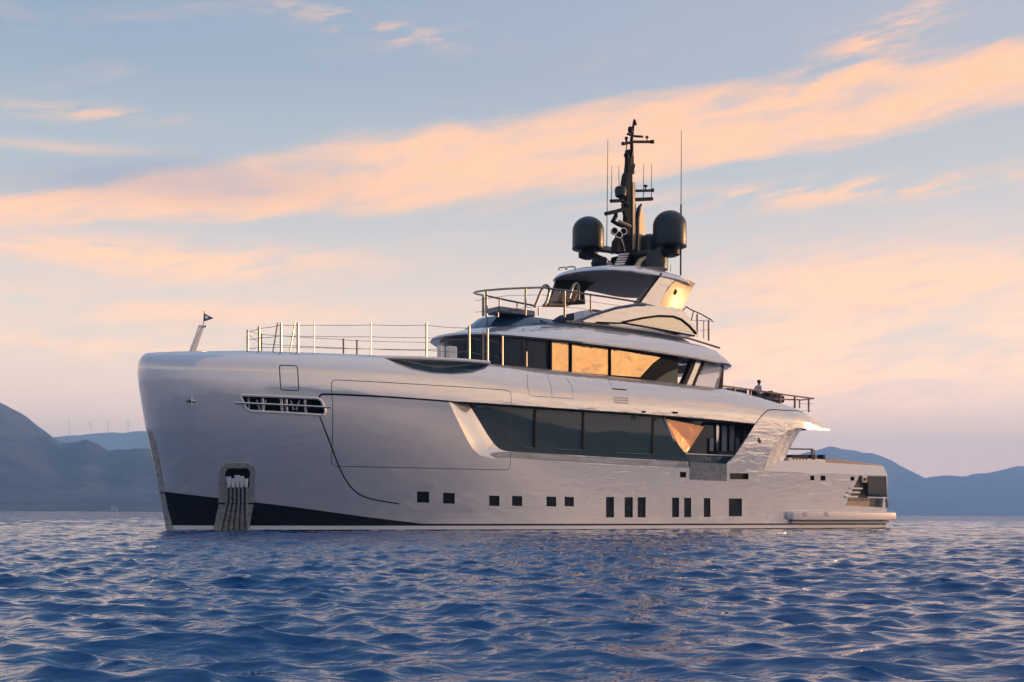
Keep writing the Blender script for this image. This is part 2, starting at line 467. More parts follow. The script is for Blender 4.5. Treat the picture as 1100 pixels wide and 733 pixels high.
def opening(poly_px, depth, name, gm, parent, rm=None, smoothit=0, frame=0):
    """cut-out in the hull: returns the hole outline and builds the set-back pane and its reveal"""
    ts = H(poly_px)
    if smoothit: ts = chaikin(ts, smoothit, True)
    g = spatch(name, ts, gm, parent, off=-depth, dt=.3, ds=.3)
    mb = MB(); A = [V(Sts(p)) for p in dens(ts, .2)]; B = [V(Sts(p, -depth)) for p in dens(ts, .2)]
    mb.strip(A+[A[0]], B+[B[0]]); mb.build('window_reveal' if 'window' in name or 'porthole' in name else 'reveal', rm or M['hull'], g, sharp=50)
    if frame:
        c = (sum(t[0] for t in ts)/len(ts), sum(t[1] for t in ts)/len(ts)); mb = MB()
        O_ = dens([(c[0]+(p[0]-c[0])*1.0+math.copysign(frame, p[0]-c[0]), c[1]+(p[1]-c[1])+math.copysign(frame, p[1]-c[1])) for p in ts], .2)
        I_ = dens(ts, .2)
        if len(O_) == len(I_):
            pass
    return ts

# ------------------------------------------------------------------ hull
holes = []
# portholes
port_px = [(447, 528, 460, 540), (475, 529.5, 487.5, 541), (524.5, 532.5, 535.5, 543.5), (549, 532.8, 560, 543.5), (586, 533.5, 596.5, 544), (605.5, 533.7, 615.5, 544)]
for a, b, c, d in port_px:
    holes.append(opening([(a, b), (c, b+.4), (c, d+.4), (a, d)], .07, 'porthole', M['port'], yacht, M['steel']))
tall_px = [(650, 534, 658.5, 556), (670, 534.2, 678.8, 556), (684, 534.3, 692.6, 556), (721, 534.7, 728.5, 555.8), (734, 534.9, 741.5, 555.8), (755, 535.2, 762.2, 555.6), (782, 535.6, 796, 554.8)]
for a, b, c, d in tall_px:
    holes.append(opening([(a, b), (c, b), (c, d), (a, d)], .07, 'hull_window', M['port'], yacht, M['steel']))
# small dark hatches further up
for a, b, c, d in [(729.5, 507, 736, 513), (783, 508.5, 803, 515), (869.5, 511, 873.8, 516), (880.5, 511, 885.8, 516.3), (912.5, 512.2, 916.8, 516.4)]:
    holes.append(opening([(a, b), (c, b+.2), (c, d+.2), (a, d)], .10, 'fairlead_port', M['black'], yacht, M['steel']))
# bow mooring slot
slot = [(258.5, 424.6), (340, 428), (344, 430.5), (348.5, 441.5), (347, 446), (268, 441.6), (263, 438.5), (258, 427.5)]
holes.append(opening(slot, .45, 'mooring_slot', M['black'], yacht, M['steel']))
# mooring balcony scoop near the shoulder
scoop = [(411, 384.6), (450, 386), (500, 389), (526, 391.5), (520, 396.5), (506, 401), (485, 402.6), (462, 401.5), (441, 397.5), (425, 391.5)]
scoop_in = [(418, 385.6), (450, 386.8), (500, 389.6), (524, 391.8), (518, 395), (504, 399), (485, 400.2), (464, 399), (445, 395.2), (430, 390)]
so = H(scoop); si = H(scoop_in)
holes.append(so)
# long saloon recess
rec_o = [(481, 431.6), (490, 451), (501, 473), (507, 482.5), (515, 489.5), (529, 492.5), (547, 491.8), (594, 495.6), (660, 500), (700, 501.8), (739, 502.6)]
rec_r = [(779.5, 498.5), (789, 489), (798, 475.5), (810.6, 455.6)]
rec_t = [(780, 452.2), (745, 449.2), (710, 446.4), (660, 442.6), (600, 438.9), (550, 435.4), (505, 432.6)]
ro, rr, rt = H(rec_o), H(rec_r), H(rec_t)
rec_hole = ro+rr+rt
holes.append(rec_hole)
# quarter cut-away with stair at the stern
stern_o = [(922, 511.5), (950.8, 511.8), (952.8, 545.6), (907, 543.2)]
stern_h = H(stern_o); holes.append(stern_h)
# outer outline of the side in (t,s)
def topline(u): return zcf(u)+(zt(u)-zcf(u))*math.pi/2
outer = [(0.0, -0.9)]
outer += [(u2t(u), -0.9) for u in np.linspace(.3, 47.3, 60)]
aft = H([(952.5, 511.0)])[0]
outer += [(u2t(47.3), 1.2), (u2t(47.25), 3.45)]
outer += [(u2t(u), 3.45) for u in np.linspace(46.8, 35.0, 40)]
wing_edge = H([(819.6, 502), (824.6, 490), (831, 478.5), (838, 468.5), (845, 462.8), (856, 459.8)])
outer += wing_edge
outer += [(u2t(39.6), 6.12), (u2t(41.2), 6.16), (u2t(42.6), 6.25)]
outer += [(u2t(u), topline(u)) for u in np.linspace(42.5, 0.15, 110)]
outer += [(0.0, topline(0))]
# paint regions
boot_top = H([(168, 527.8), (190, 530), (232, 535), (275, 540), (320, 545.5), (360, 551), (400, 556.5), (430, 560), (452, 562.6)])
bt = [(u2t(u), z) for (u, z) in [(11.5, .34), (47.29, .34)]]
boot = [(0.0001, boot_top[0][1]+.02)]+boot_top[1:]+bt+[(u2t(47.29), -.895), (0.0001, -.895)]
strp = [(0.0001, .06), (u2t(47.29), .06), (u2t(47.29), .24), (0.0001, .24)]
hull = spatch('hull', outer, [M['hull'], M['boot'], M['white']], yacht, holes=holes, regions=[(boot, 1), (strp, 2)], mirror=True)

# recess: scoop, pane, soffit
DEP = .50
rec_i = [(503.5, 434.5), (513, 450), (522, 465), (529, 475), (535, 481.5), (542, 484.5), (552, 485.2), (594.5, 487.5), (660, 491.6), (700, 493.6), (739, 496)]
def H2(pts, off): return [hit(a, b, off) for a, b in pts]
def yin(ts, off):
    p = Sts(ts); return (p[0], p[1]-off, p[2])
ri = H2(rec_i, DEP)
rri = H2([(779.5, 496.2), (787.5, 488), (797, 474.5), (809.5, 455.8)], DEP); rti = [(t, s+.02) for t, s in H2([(780, 452.5), (745, 449.5), (710, 446.6), (660, 442.8), (600, 439.1), (550, 435.6), (506, 433)], DEP)]
def resample(a, n):
    a = [Vector(p) for p in a]; L = [0]
    for i in range(1, len(a)): L.append(L[-1]+(a[i]-a[i-1]).length)
    out = []
    for k in range(n):
        d = L[-1]*k/(n-1); i = max(1, min(len(a)-1, int(np.searchsorted(L, d)))); f = (d-L[i-1])/max(1e-9, L[i]-L[i-1]); out.append(a[i-1].lerp(a[i], f))
    return out
mb = MB()
NS = 90
A = resample([V(Sts(p)) for p in dens(chaikin(ro, 2), .15, False)], NS); B = resample([V(yin(p, DEP)) for p in dens(chaikin(ri, 2), .15, False)], NS)
rows = []
for k in range(9):
    f = k/8; e = 1-math.cos(f*math.pi/2)      # rolls in from the side, then dives
    rows.append([tuple(a.lerp(b, f)*1.0+Vector((0, (b.y-a.y)*(math.sin(f*math.pi/2)**1.6-f)*.55, 0))) for a, b in zip(A, B)])
for k in range(8): mb.strip(rows[k], rows[k+1])
mb.build('recess_scoop', M['hull'], yacht, sharp=60, weld=True)
mb = MB()
for o_, i_ in ((rr, rri), (rt, rti)):
    a = [V(Sts(p)) for p in dens(o_, .15, False)]; b = [V(yin(p, DEP)) for p in dens(i_, .15, False)]
    mb.strip(resample(a, 40), resample(b, 40))
mb.build('recess_soffit', M['soffit'], yacht, sharp=50)
# the glass itself, flat-ish, set back
def gpane(name, px, off, m, parent, thick=0.0, dd=.4, dt=.4):
    ts = H2(px, off)
    n0 = len(ts); out = dens(ts, .3)
    vs = [Vector(p) for p in out]; es = [(i, (i+1) % len(vs)) for i in range(len(vs))]
    t0, t1 = min(v.x for v in vs), max(v.x for v in vs); s0, s1 = min(v.y for v in vs), max(v.y for v in vs)
    t = t0+dt/2
    while t < t1:
        s = s0+dd/2
        while s < s1:
            if inpoly((t, s), out): vs.append(Vector((t, s)))
            s += dd
        t += dt
    ov, _, of, *_r = delaunay_2d_cdt(vs, es, [], 0, 1e-5)
    fs = [tuple(f) for f in of if inpoly((sum(ov[i].x for i in f)/3, sum(ov[i].y for i in f)/3), out)]
    mb = MB(); mb.add([V(yin((v.x, v.y), off)) for v in ov], fs)
    o = mb.build(name, m, parent, sharp=180)
    for p in o.data.polygons: pass
    return o
glass_px = [(500, 430), (513, 451), (522, 466), (531, 479), (542, 486.5), (594.5, 489), (660, 493), (700, 495), (741, 497.5), (735, 487), (722, 470), (712, 445), (660, 441), (600, 437), (550, 433.5)]
gp = gpane('saloon_window', glass_px, DEP-.012, M['glass'], yacht)
for x0, y0, y1 in ((573, 440, 481.5), (625, 443.5, 483), (700, 449.5, 488)):
    mb = MB(); a = P(x0, y0, 4.12); b = P(x0+.4, y1, 4.12)
    mb.box(V(((a[0]+b[0])/2, 4.14, (a[2]+b[2])/2)), (.13, .06, a[2]-b[2])); mb.build('mullion', M['black'], gp)
for xa, ya, xb, yb in ((596, 482.5, 624, 484), (661, 486.5, 699, 488.5), (563, 480.6, 573, 481.2)):
    mb = MB(); a = V(P(xa, ya, 4.14)); b = V(P(xb, yb, 4.14)); mb.tube([a, b], .022, 6); mb.build('window_rail', M['rail'], gp)
# lower sill strip right of the glass and the open side deck behind the wing
gpane('side_sill', [(733, 487.5), (790, 489.5), (779.5, 498), (741, 497.6)], DEP-.03, M['teal'], yacht)
mb = MB()
a, b, c, d = P(709, 444, 3.35), P(818, 450, 3.35), P(800, 494, 3.35), P(730, 492, 3.35)
mb.add([V(a), V(b), V(c), V(d)], [(0, 1, 2, 3)]); mb.build('side_deck_wall', M['glass2'], yacht, flat=True)
for px0, px1, m in ((768, 770.5, 'steel'), (774, 779, 'soffit'), (782.5, 787, 'soffit'), (761, 765, 'soffit'), (789, 793, 'soffit')):
    a = P(px0, 457 if m == 'soffit' else 456, 3.42); b = P(px1, 485, 3.42)
    if px0 in (761, 789): a = (a[0], a[1], a[2]-.75)
    mb = MB(); mb.box(V(((a[0]+b[0])/2, 3.45, (a[2]+b[2])/2)), (b[0]-a[0], .04, a[2]-b[2])); mb.build('side_deck_panel', M[m], yacht)
# slanted reflective windbreak triangle in the opening
tri = [P(714, 450, 4.05), P(755.5, 455.5, 4.05), P(741.5, 479, 4.05), P(737, 486, 4.05), P(731, 485, 4.05), P(723, 473, 4.05)]
ax = [(p[0], p[1]-.42*max(0, (p[0]-tri[0][0]))*.55, p[2]) for p in tri]
ax2 = [P(714, 450, 4.10), P(757, 455.5, 3.4), P(742, 479.5, 3.65), P(736.5, 486, 3.8), P(731.5, 484.5, 3.9), P(723, 472, 4.0)]
mb = MB(); mb.prism([V(p) for p in ax2], (0, .03, 0)); wb = mb.build('corner_windbreak', M['orangerefl'], yacht, flat=True)
mb = MB()
mb.tube([V((p[0], p[1]+.03, p[2])) for p in (P(712, 449, 4.14), P(722, 473, 4.05), P(731, 485.2, 3.95), P(737, 487, 3.86))], .05, 6)
mb.build('windbreak_frame', M['cream'], wb)
mb = MB(); mb.tube([V(P(736, 487.6, 4.16)), V(P(790, 490, 4.16))], .035, 6); mb.build('sill_trim', M['cream'], yacht)
mb = MB(); mb.prism([V(p) for p in (P(718, 449.5, 3.9), P(754, 452.5, 3.5), P(752, 456, 3.5), P(722, 454, 3.9))], (0, .03, 0)); mb.build('header_panel', M['green'], yacht)

# balcony scoop surface
mb = MB(); so_d = dens(so, .15); si_d = dens(si, .15)
A = [V(Sts(p)) for p in so]; B = [V((lambda q: (q[0], q[1]-.16, q[2]-.03))(Sts(p))) for p in si]
mb.strip(A+[A[0]], B+[B[0]]); mb.build('balcony_coaming', M['soffit'], yacht, sharp=40)
mb = MB(); cen = tuple(sum(b[k] for b in B)/len(B) for k in range(3)); cen = (cen[0], cen[1]+.35, cen[2]-.05)
mb.add(B+[cen], [(i, (i+1) % len(B), len(B)) for i in range(len(B))]); mb.build('balcony_recess', M['teal'], yacht, sharp=180)
mb = MB(); mb.tube([V(P(400, 383.6, 3.75)), V(P(450, 384.6, 3.95)), V(P(500, 387.3, 4.05)), V(P(525, 389.5, 4.05))], .085, 8); mb.build('balcony_lip', M['white'], yacht)

# seams, panel lines and painted shadow lines on the side
def seam(pxs, w, m=M['seam'], closed=False, off=.004, it=1, name='seam_shade_line', parent=None):
    ts = H(pxs)
    if it: ts = chaikin(ts, it, closed)
    ts = dens(ts, .25, closed)
    if closed: ts = ts+[ts[0]]
    P3 = [np.array(Sts(p, off)) for p in ts]; N3 = [np.array(Nts(p)) for p in ts]; A = []; B = []
    for i, p in enumerate(P3):
        d = P3[min(i+1, len(P3)-1)]-P3[max(i-1, 0)]
        if closed and i in (0, len(P3)-1): d = P3[1]-P3[-2]
        c = np.cross(d, N3[i]); c = c/max(1e-9, np.linalg.norm(c))
        A.append(V(p+c*w/2)); B.append(V(p-c*w/2))
    mb = MB(); mb.strip(A, B); return mb.build(name, m, parent or hull, sharp=180)
seam([(341.5, 428), (343, 424.5), (347, 423.4), (400, 425.6), (450, 429), (481, 431.4)], .085, M['black'], it=1)  # black ribbon paints the shadow line of the hull step
seam([(481, 431.4), (505, 432.8), (560, 436.3), (620, 440.4), (680, 444.3), (740, 448.9), (780, 452.4), (810, 455.8)], .05, M['black'], it=0)  # black ribbon paints the shadow under the recess's top edge
seam([(342, 446.5), (348, 462), (355, 480), (362, 499), (369, 514), (377, 525), (386, 532.5), (400, 537), (428, 541.5)], .06, M['black'], it=2)
def rrect(c, r):                           # rounded outline from corner points
    out = []
    n = len(c)
    for i in range(n):
        p, a, b = Vector(c[i]), Vector(c[i-1]), Vector(c[(i+1) % n])
        da, db = (a-p).normalized()*r, (b-p).normalized()*r
        for k in range(5):
            f = k/4; out.append(tuple((p+da).lerp(p, f).lerp(p.lerp(p+db, f), f)))
    return out
seam(rrect([(355, 408), (548, 419.5), (547, 505.2), (355, 501)], 6), .03, closed=True, it=0)
seam(rrect([(299, 392.3), (318.5, 393.2), (320, 420), (300.6, 419)], 3), .045, closed=True, it=0)
seam([(565, 402.5), (565.5, 415), (568, 425.5), (614, 428.5)], .02, it=0)
seam([(587, 404), (591, 415), (592, 427)], .02, it=0)
seam([(607, 405.5), (614, 418), (614.5, 428.5)], .02, it=0)
seam([(652, 408), (657, 418)], .02, it=0)
seam([(656.5, 417.8), (672, 419)], .07, M['black'], it=0)
for k in range(3): seam([(658, 427.2+k*2.6), (674, 428.2+k*2.6)], .055, M['soffit'], it=0, name='vent_slat')
seam([(810, 455.8), (815, 449), (822, 441.8), (828, 440), (845, 441.2), (864, 443)], .06, M['black'], it=1)
# wing left-hand rounded edge
# mirror-polished door
spatch('polished_door', H([(740, 496.5), (779.5, 498.5), (779.5, 517), (740, 515.4)]), M['darksteel'], yacht, off=.02, skirt=.02)
# small lamps on the side
for a, b, w in ((690.5, 442.6, .16), (724, 443.5, .34)):
    p = Sts(hit(a, b)); mb = MB(); mb.box(V((p[0], p[1]+.04, p[2])), (w, .12, .10), bev=0); mb.build('side_lamp', M['black'], yacht, bevel=.02)
# stem guard
stem_px = [(157.5, 461.5), (162, 464), (166.5, 478), (171, 499), (176.2, 529)]
def stempatch(name, px, m, zlo, zhi):
    e = H(px); return spatch(name, [(0.0, zhi)]+e+[(0.0, zlo)], m, yacht, off=.02, skirt=.02, dt=.12, ds=.2)
h1 = H(stem_px)
stempatch('stem_guard', stem_px, M['steelr'], h1[-1][1], h1[0][1]+.05)
spx2 = [(176.4, 530.2), (179, 545), (183, 560), (187, 573)]; h2 = H(spx2)
stempatch('stem_guard', spx2, M['steelr'], h2[-1][1]-.1, h2[0][1]-.01)
# anchor pocket
pk_o = [(233.5, 540), (235, 506), (238, 499.5), (243, 497.3), (264, 497.3), (270, 499.5), (273, 505), (271.8, 540)]
pk_i = [(241.5, 524), (241, 508), (243.5, 503), (265, 503), (267.5, 506.5), (266.5, 524)]
spatch('anchor_pocket', H(pk_o), M['steelr'], yacht, off=.03, skirt=.03, holes=[H(pk_i)], dt=.12, ds=.12)
pk = spatch('anchor_recess', H(pk_i), M['black'], yacht, off=.006, dt=.2, ds=.2)
spatch('anchor_apron', H([(234, 542), (271.2, 542), (266.5, 574), (228, 574)]), M['steelr'], yacht, off=.03, skirt=.03, dt=.15, ds=.15)
for k in range(6):                         # guide ribs below the pocket
    f = (k+.5)/6; ts = H([(240+26*f, 521), (240+26*f, 540), (231+38*f, 573)])
    mb = MB(); mb.tube([V(Sts(p, .05)) for p in dens(ts, .2, False)], .045, 6); mb.build('guide_rib', M['steelr'], pk)
for k in range(5):
    f = (k+1)/6; ts = H([(240+26*f, 524), (240+26*f, 540), (231+38*f, 573)])
    mb = MB(); mb.tube([V(Sts(p, .045)) for p in dens(ts, .2, False)], .022, 5); mb.build('rib_groove', M['matt'], pk)
for k in range(5):
    f = (k+.5)/5; a = Sts(hit(242+23*f, 512+2*math.sin(k*2)), .03); b = Sts(hit(242.5+23*f, 523), .05)
    mb = MB(); mb.tube([V(a), V(b)], [.13, .07], 8); mb.build('anchor_fluke', M['white'], pk)
# slot frame, bar and rollers
fo = H(slot); cen = (sum(p[0] for p in fo)/len(fo), sum(p[1] for p in fo)/len(fo))
mb = MB(); pts = [V(Sts(p, .02)) for p in dens(fo, .2)]; mb.tube(pts+[pts[0], pts[1]], .065, 6, cap=False); sf = mb.build('slot_frame', M['cream'], yacht)
mb = MB(); mb.tube([V(Sts(hit(251.5, 432.6), .10)), V(Sts(hit(300, 434.8), .12)), V(Sts(hit(353, 437.6), .10))], .05, 8); mb.build('slot_bar', M['steel'], sf)
for a in (266, 281, 301.5, 306.5, 327):
    t_, b_ = hit(a, 427.5+(a-260)*.03), hit(a+.8, 442.3+(a-266)*.04)
    mb = MB(); mb.tube([V(Sts(t_, -.06)), V(Sts(b_, -.06))], .07 if a != 266 else .05, 8); mb.build('slot_roller', M['steel'], sf)
for a, b in ((286, 283), (313, 316), (323, 319), (276, 279)):
    mb = MB(); mb.tube([V(Sts(hit(a, 430), -.3)), V(Sts(hit(b, 441), -.3))], .04, 6); mb.build('slot_fitting', M['white'], sf)
# emblems
p = hit(205.3, 431.3); c = np.array(Sts(p, .03))
ex = np.array((math.cos(.35), math.sin(.35)*.9, 0)); mb = MB()
star = []
for k in range(8):
    r_ = .34 if k % 2 == 0 else .075; a = k*math.pi/4
    star.append(V(c+ex*r_*math.cos(a)*.85+np.array((0, 0, 1))*r_*math.sin(a)*1.1))
tip = V(c+np.array((-.1, .12, 0)))
mb.add(star+[tip], [(i, (i+1) % 8, 8) for i in range(8)]); mb.mi = [1 if i in (2, 3, 4, 5, 7) else 0 for i in range(8)]; mb.build('star_emblem', [M['white'], M['matt']], yacht, flat=True)
def plate(name, px, m, parent=None, off=.015): return spatch(name, H(px), m, parent or yacht, off=off, skirt=off, dt=.2, ds=.2)
we = plate('wing_emblem', [(814.2, 469.8), (815, 472), (816.8, 473.6), (815.6, 474.6), (816.4, 476), (814.6, 476.6), (813.2, 474.6), (812.8, 473)], M['black'])
seam([(817.4, 475.6), (818.6, 473.6), (820.6, 473), (822.2, 474.2), (822.6, 476.4)], .05, M['cream'], it=1, name='emblem_swoosh', parent=we)

# wing return (the inward-turned aft edge of the wing)
we_l = H([(819.6, 504), (824.6, 490), (831, 478.5), (838, 468.5), (845, 462.8), (856, 459.8)])
A = resample([V(Sts(p)) for p in dens(chaikin(we_l, 1), .2, False)], 24)
Bp = [P(838, 500, 4.05), P(842.5, 490.5, 4.0), P(848.5, 480, 3.9), P(853.5, 471, 3.85), P(858, 464, 3.8), P(861, 460.3, 3.8)]
B = resample([V(p) for p in Bp], 24); mb = MB()
rws = [[tuple(a.lerp(b, k/6)+Vector((0, -math.sin(k/6*math.pi)*.10, 0))) for a, b in zip(A, B)] for k in range(7)]
for k in range(6): mb.strip(rws[k], rws[k+1])
C = [(q[0]-.2, q[1]+1.2, q[2]) for q in rws[6]]
mb.strip(rws[6], C)
mb.build('wing_return', M['hull'], yacht, sharp=50, weld=True)

# aft bulwark cap: the sloping cream band
mb = MB(); A = []; B = []; C = []; D_ = []
for u in np.linspace(34.6, 47.25, 40):
    y0 = yside(u, 3.4); A.append(V((u, y0+.01, 3.44))); zz = 4.13-.04*smooth(40, 47, u)
    B.append(V((u+(.75 if u < 35.5 else .0)*0-.12*smooth(45, 47.2, u), y0-.26, zz))); C.append(V((u-.12*smooth(45, 47.2, u), y0-.62, zz+.01))); D_.append(V((u-.12*smooth(45, 47.2, u), y0-.64, 3.4)))
mb.strip(A, B); mb.strip(B, C); mb.strip(C, D_); mb.build('bulwark_cap', M['cream'], yacht, weld=True, sharp=25)
mb = MB(); e = [V(P(886, 493.2, 3.6)), V(P(915, 496.5, 3.6)), V(P(946, 500.2, 3.6))]
pl = [P(885, 492.6, 3.4), P(900, 493.4, 3.4), P(946, 499.4, 3.4), P(946, 502, 3.4), P(885, 498, 3.4)]
mb.prism([V(p) for p in pl], (0, 1.1, 0)); mb.build('sunpad', M['cushion2'], yacht, bevel=.05)

# decks and closing surfaces
def plan_ring(x0, x1, W, z, Lf, nf=2.0, La=1.0, na=2.5, n=40, ef=.5):
    pts = []
    for i in range(n+1):
        a = i/n
        if a < .45:                         # front curve
            b = a/.45*math.pi/2; x = x0+Lf*(1-math.cos(b)); y = W*(max(0, 1-(max(0, (x0+Lf-x)/Lf))**nf))**ef
        elif a < .75: x = x0+Lf+(x1-La-x0-Lf)*(a-.45)/.30; y = W
        else:
            b = (a-.75)/.25*math.pi/2; x = x1-La+La*math.sin(b); y = W*(max(0, 1-(max(0, (x-x1+La)/La))**na))**.5
        pts.append((x, y))
    pts[-1] = (x1, 0.0)
    full = pts+[(x, -y) for x, y in pts[-2:0:-1]]
    return [V((x, y, z(x) if callable(z) else z)) for x, y in full]
mb = MB(); ring = []
for u in np.linspace(.05, 42.4, 60):
    x, y, z = S(u, topline(u)-.02); ring.append((x, max(0, y)+.02, z-.02))
mb.add([V(p) for p in ring]+[V((p[0], -p[1], p[2])) for p in ring], [(i, i+1, 61+i-1+1-0, 60+i) for i in range(59)]); mb.build('foredeck', M['deck'], yacht, sharp=60)
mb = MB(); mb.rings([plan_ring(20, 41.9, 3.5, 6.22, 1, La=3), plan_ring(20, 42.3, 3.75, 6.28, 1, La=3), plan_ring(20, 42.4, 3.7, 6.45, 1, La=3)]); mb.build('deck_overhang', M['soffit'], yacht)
mb = MB(); mb.box(V((41, 0, 3.3)), (12.4, 8.6, .12)); mb.build('aft_deck', M['deck'], yacht)
mb = MB(); mb.box(V((47.1, 0, 1.9)), (.3, 8.6, 3.1)); mb.build('transom', M['hull'], yacht)
mb = MB(); mb.box(V((34.4, 0, 5.0)), (.3, 7.2, 2.7)); mb.build('saloon_bulkhead', M['glass2'], yacht)
mb = MB(); mb.box(V((35.9, 3.3, 5.1)), (2.6, .25, 2.5), 0); 

# swim platform side sponson
def sponson(sgn):
    mb = MB(); rg = []
    for x, w, zt_, zb_ in ((37.0, .05, .90, .72), (37.12, .30, 1.02, .60), (37.45, .46, 1.09, .55), (38.2, .52, 1.11, .54), (42, .52, 1.10, .54), (47.2, .52, 1.08, .54), (47.75, .48, 1.06, .56), (47.9, .35, 1.08, .62)):
        y0 = 4.28; r = .07; pr = []
        zt2, zb2 = zt_, zb_
        pr = [(y0-.4, zb2), (y0+w-r*.6, zb2), (y0+w-.02, zb2+r*.6), (y0+w, (zt2+zb2)/2), (y0+w-.02, zt2-r), (y0+w-r, zt2), (y0-.4, zt2)]
        rg.append([V((x, sgn*y, z)) for y, z in pr])
    mb.rings(rg); return mb.build('swim_platform', M['trimpaint'], yacht, sharp=15)
sp = sponson(1); sponson(-1)
mb = MB(); mb.box(V((48.0-.5, 0, .80)), (1.0, 8.2, .5)); mb.build('platform_deck', M['hull'], yacht)
mb = MB(); mb.box(V((42.4, 4.42, .44)), (9.8, .25, .18)); mb.build('rubbing_strake', M['soffit'], yacht)
for a in (865, 888):
    mb = MB(); p = P(a, 552.5, 4.815); mb.box(V(p), (.35, .03, .22)); mb.build('platform_fitting', M['steel'], sp, bevel=.01)
# quarter stairs
gpane('stair_side', [(921.5, 511), (951.5, 511.5), (953.5, 546), (906, 543.6)], .35, M['brown'], yacht)
mb = MB(); A = [V(Sts(p)) for p in dens(stern_h, .2)]; B = [V(yin(p, .35)) for p in dens(stern_h, .2)]; mb.strip(A+[A[0]], B+[B[0]]); mb.build('stair_reveal', M['hull'], yacht)
mb = MB(); q = [P(931, 511.2, 4.4), P(950.6, 511.6, 4.4), P(951, 533.6, 4.4), P(931.5, 533, 4.4)]; mb.prism([V(p) for p in q], (0, .1, 0)); mb.build('stern_window', M['glass2'], yacht)
mb = MB(); mb.tube([V(P(931, 534.6, 4.44)), V(P(952, 535.2, 4.44))], .05, 6); mb.build('stern_window_sill', M['white'], yacht)
for a, b, yy in ((912.5, 925.5, 524.6), (909.5, 922.8, 529), (907, 920.5, 533.6)):
    c0, c1 = P(a, yy, 4.5), P(b, yy, 4.5); mb = MB(); mb.box(V(((c0[0]+c1[0])/2, 4.32, c0[2])), (c1[0]-c0[0], .42, .10)); mb.build('stair_tread', M['cream'], yacht, bevel=.02)
mb = MB(); c0 = P(927.4, 515, 4.42); mb.box(V(c0), (.5, .1, .42)); q = mb.build('stern_fairlead', M['cream'], yacht, bevel=.05)
mb = MB(); mb.box(V((c0[0], c0[1]+.04, c0[2])), (.25, .1, .2)); mb.build('fairlead_mouth', M['black'], q)

# ------------------------------------------------------------------ upper deck house
def zw(x): return 9.80+.08*smooth(18, 15, x)-(.33*((x-23)/10.5)**2 if x > 23 else 0)
mb = MB(); mb.rings([plan_ring(15.5, 26.0, 3.72, 7.9, 5.4, La=.5), plan_ring(15.35, 26.2, 3.70, lambda x: zw(x)+.25, 5.4, La=.5)])
house = mb.build('deckhouse', M['glass2'], yacht)
house['label'] = 'curved dark glass wheelhouse band'
def side_prism(name, px, y, th, m, parent=None, both=True, bevel=0, flat=True):
    mb = MB(); q = [P(a, b, y) for a, b in px]
    mb.prism([V(p) for p in q], (0, th, 0)); o = mb.build(name, m, parent or yacht, flat=flat, bevel=bevel)
    if both:
        mb = MB(); mb.prism([(p[0], y, p[2]) for p in q], (0, -th, 0)); mb.build(name, m, parent or yacht, flat=flat, bevel=bevel)
    return o
# mirrored side panes, golden sky reflection held in the tint (tilted a little aft like the house side)
def pane(px, y, toe, lean):
    q = [P(a, b, y) for a, b in px]; x0 = q[0][0]; z0 = 8.3
    q = [P(a, b, y-(p[0]-x0)*toe-(p[2]-z0)*lean) for (a, b), p in zip(px, q)]
    mb = MB(); mb.prism([V(p) for p in q], (0, .03, 0)); mb.build('side_window', M['gold'], house, flat=True)
    mb = MB(); q2 = [V((p[0], p[1]+.01, p[2])) for p in q]; mb.tube(q2+[q2[0]], .03, 4, cap=False); mb.build('window_frame', M['black'], house)
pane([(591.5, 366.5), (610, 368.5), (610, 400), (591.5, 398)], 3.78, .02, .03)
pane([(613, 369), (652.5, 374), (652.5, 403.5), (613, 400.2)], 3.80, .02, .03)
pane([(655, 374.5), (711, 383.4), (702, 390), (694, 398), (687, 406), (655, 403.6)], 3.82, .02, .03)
YM = {503: 1.6, 536: 3.05, 565: 3.62, 590: 3.76}
for a in (503, 536, 565, 590):
    ts = None
    mb = MB(); q0 = P(a, 364, YM[a]); q1 = P(a+.5, 392, YM[a])
    mb.tube([V(q0), V(q1)], .035, 5); mb.build('window_mullion', M['black'], house)
side_prism('aft_cheek', [(700, 375), (728, 378), (727.5, 396), (716, 400.5), (703, 409), (687, 406.6), (694, 398), (702, 390), (711, 383.6)], 3.78, .35, M['matt'])
side_prism('curved_screen', [(703.5, 409), (709, 403), (717, 398), (727, 394), (727, 411.5)], 3.72, .06, M['green'])
side_prism('roof_pillar', [(749, 379), (756.5, 380), (752, 392), (743, 415.5), (735.5, 415), (744, 396)], 3.72, .3, M['steel'], bevel=.04)
side_prism('pillar_edge', [(744.5, 379), (749, 379.3), (744, 396), (735.8, 415), (731.5, 414.5), (740.5, 395)], 3.76, .34, M['black'])
side_prism('pillar_edge', [(756.5, 380), (759, 380.5), (753.5, 395), (745, 416), (742.5, 415.5), (752, 392)], 3.76, .34, M['black'])
side_prism('windbreak', [(758, 387), (776, 389), (770.5, 417.5), (746, 415.5)], 3.65, .03, M['clear'])
side_prism('windbreak_post', [(774, 389.5), (777, 389.8), (775.5, 417.5), (772.5, 417.3)], 3.6, .12, M['black'])
side_prism('windbreak_post', [(770.5, 407), (772.5, 405), (772, 418), (767.5, 417.5)], 3.62, .1, M['black'])
side_prism('soffit_box', [(727, 378.5), (742, 380.5), (740.5, 391.5), (727, 390.5)], 2.9, .8, M['white'], both=False)
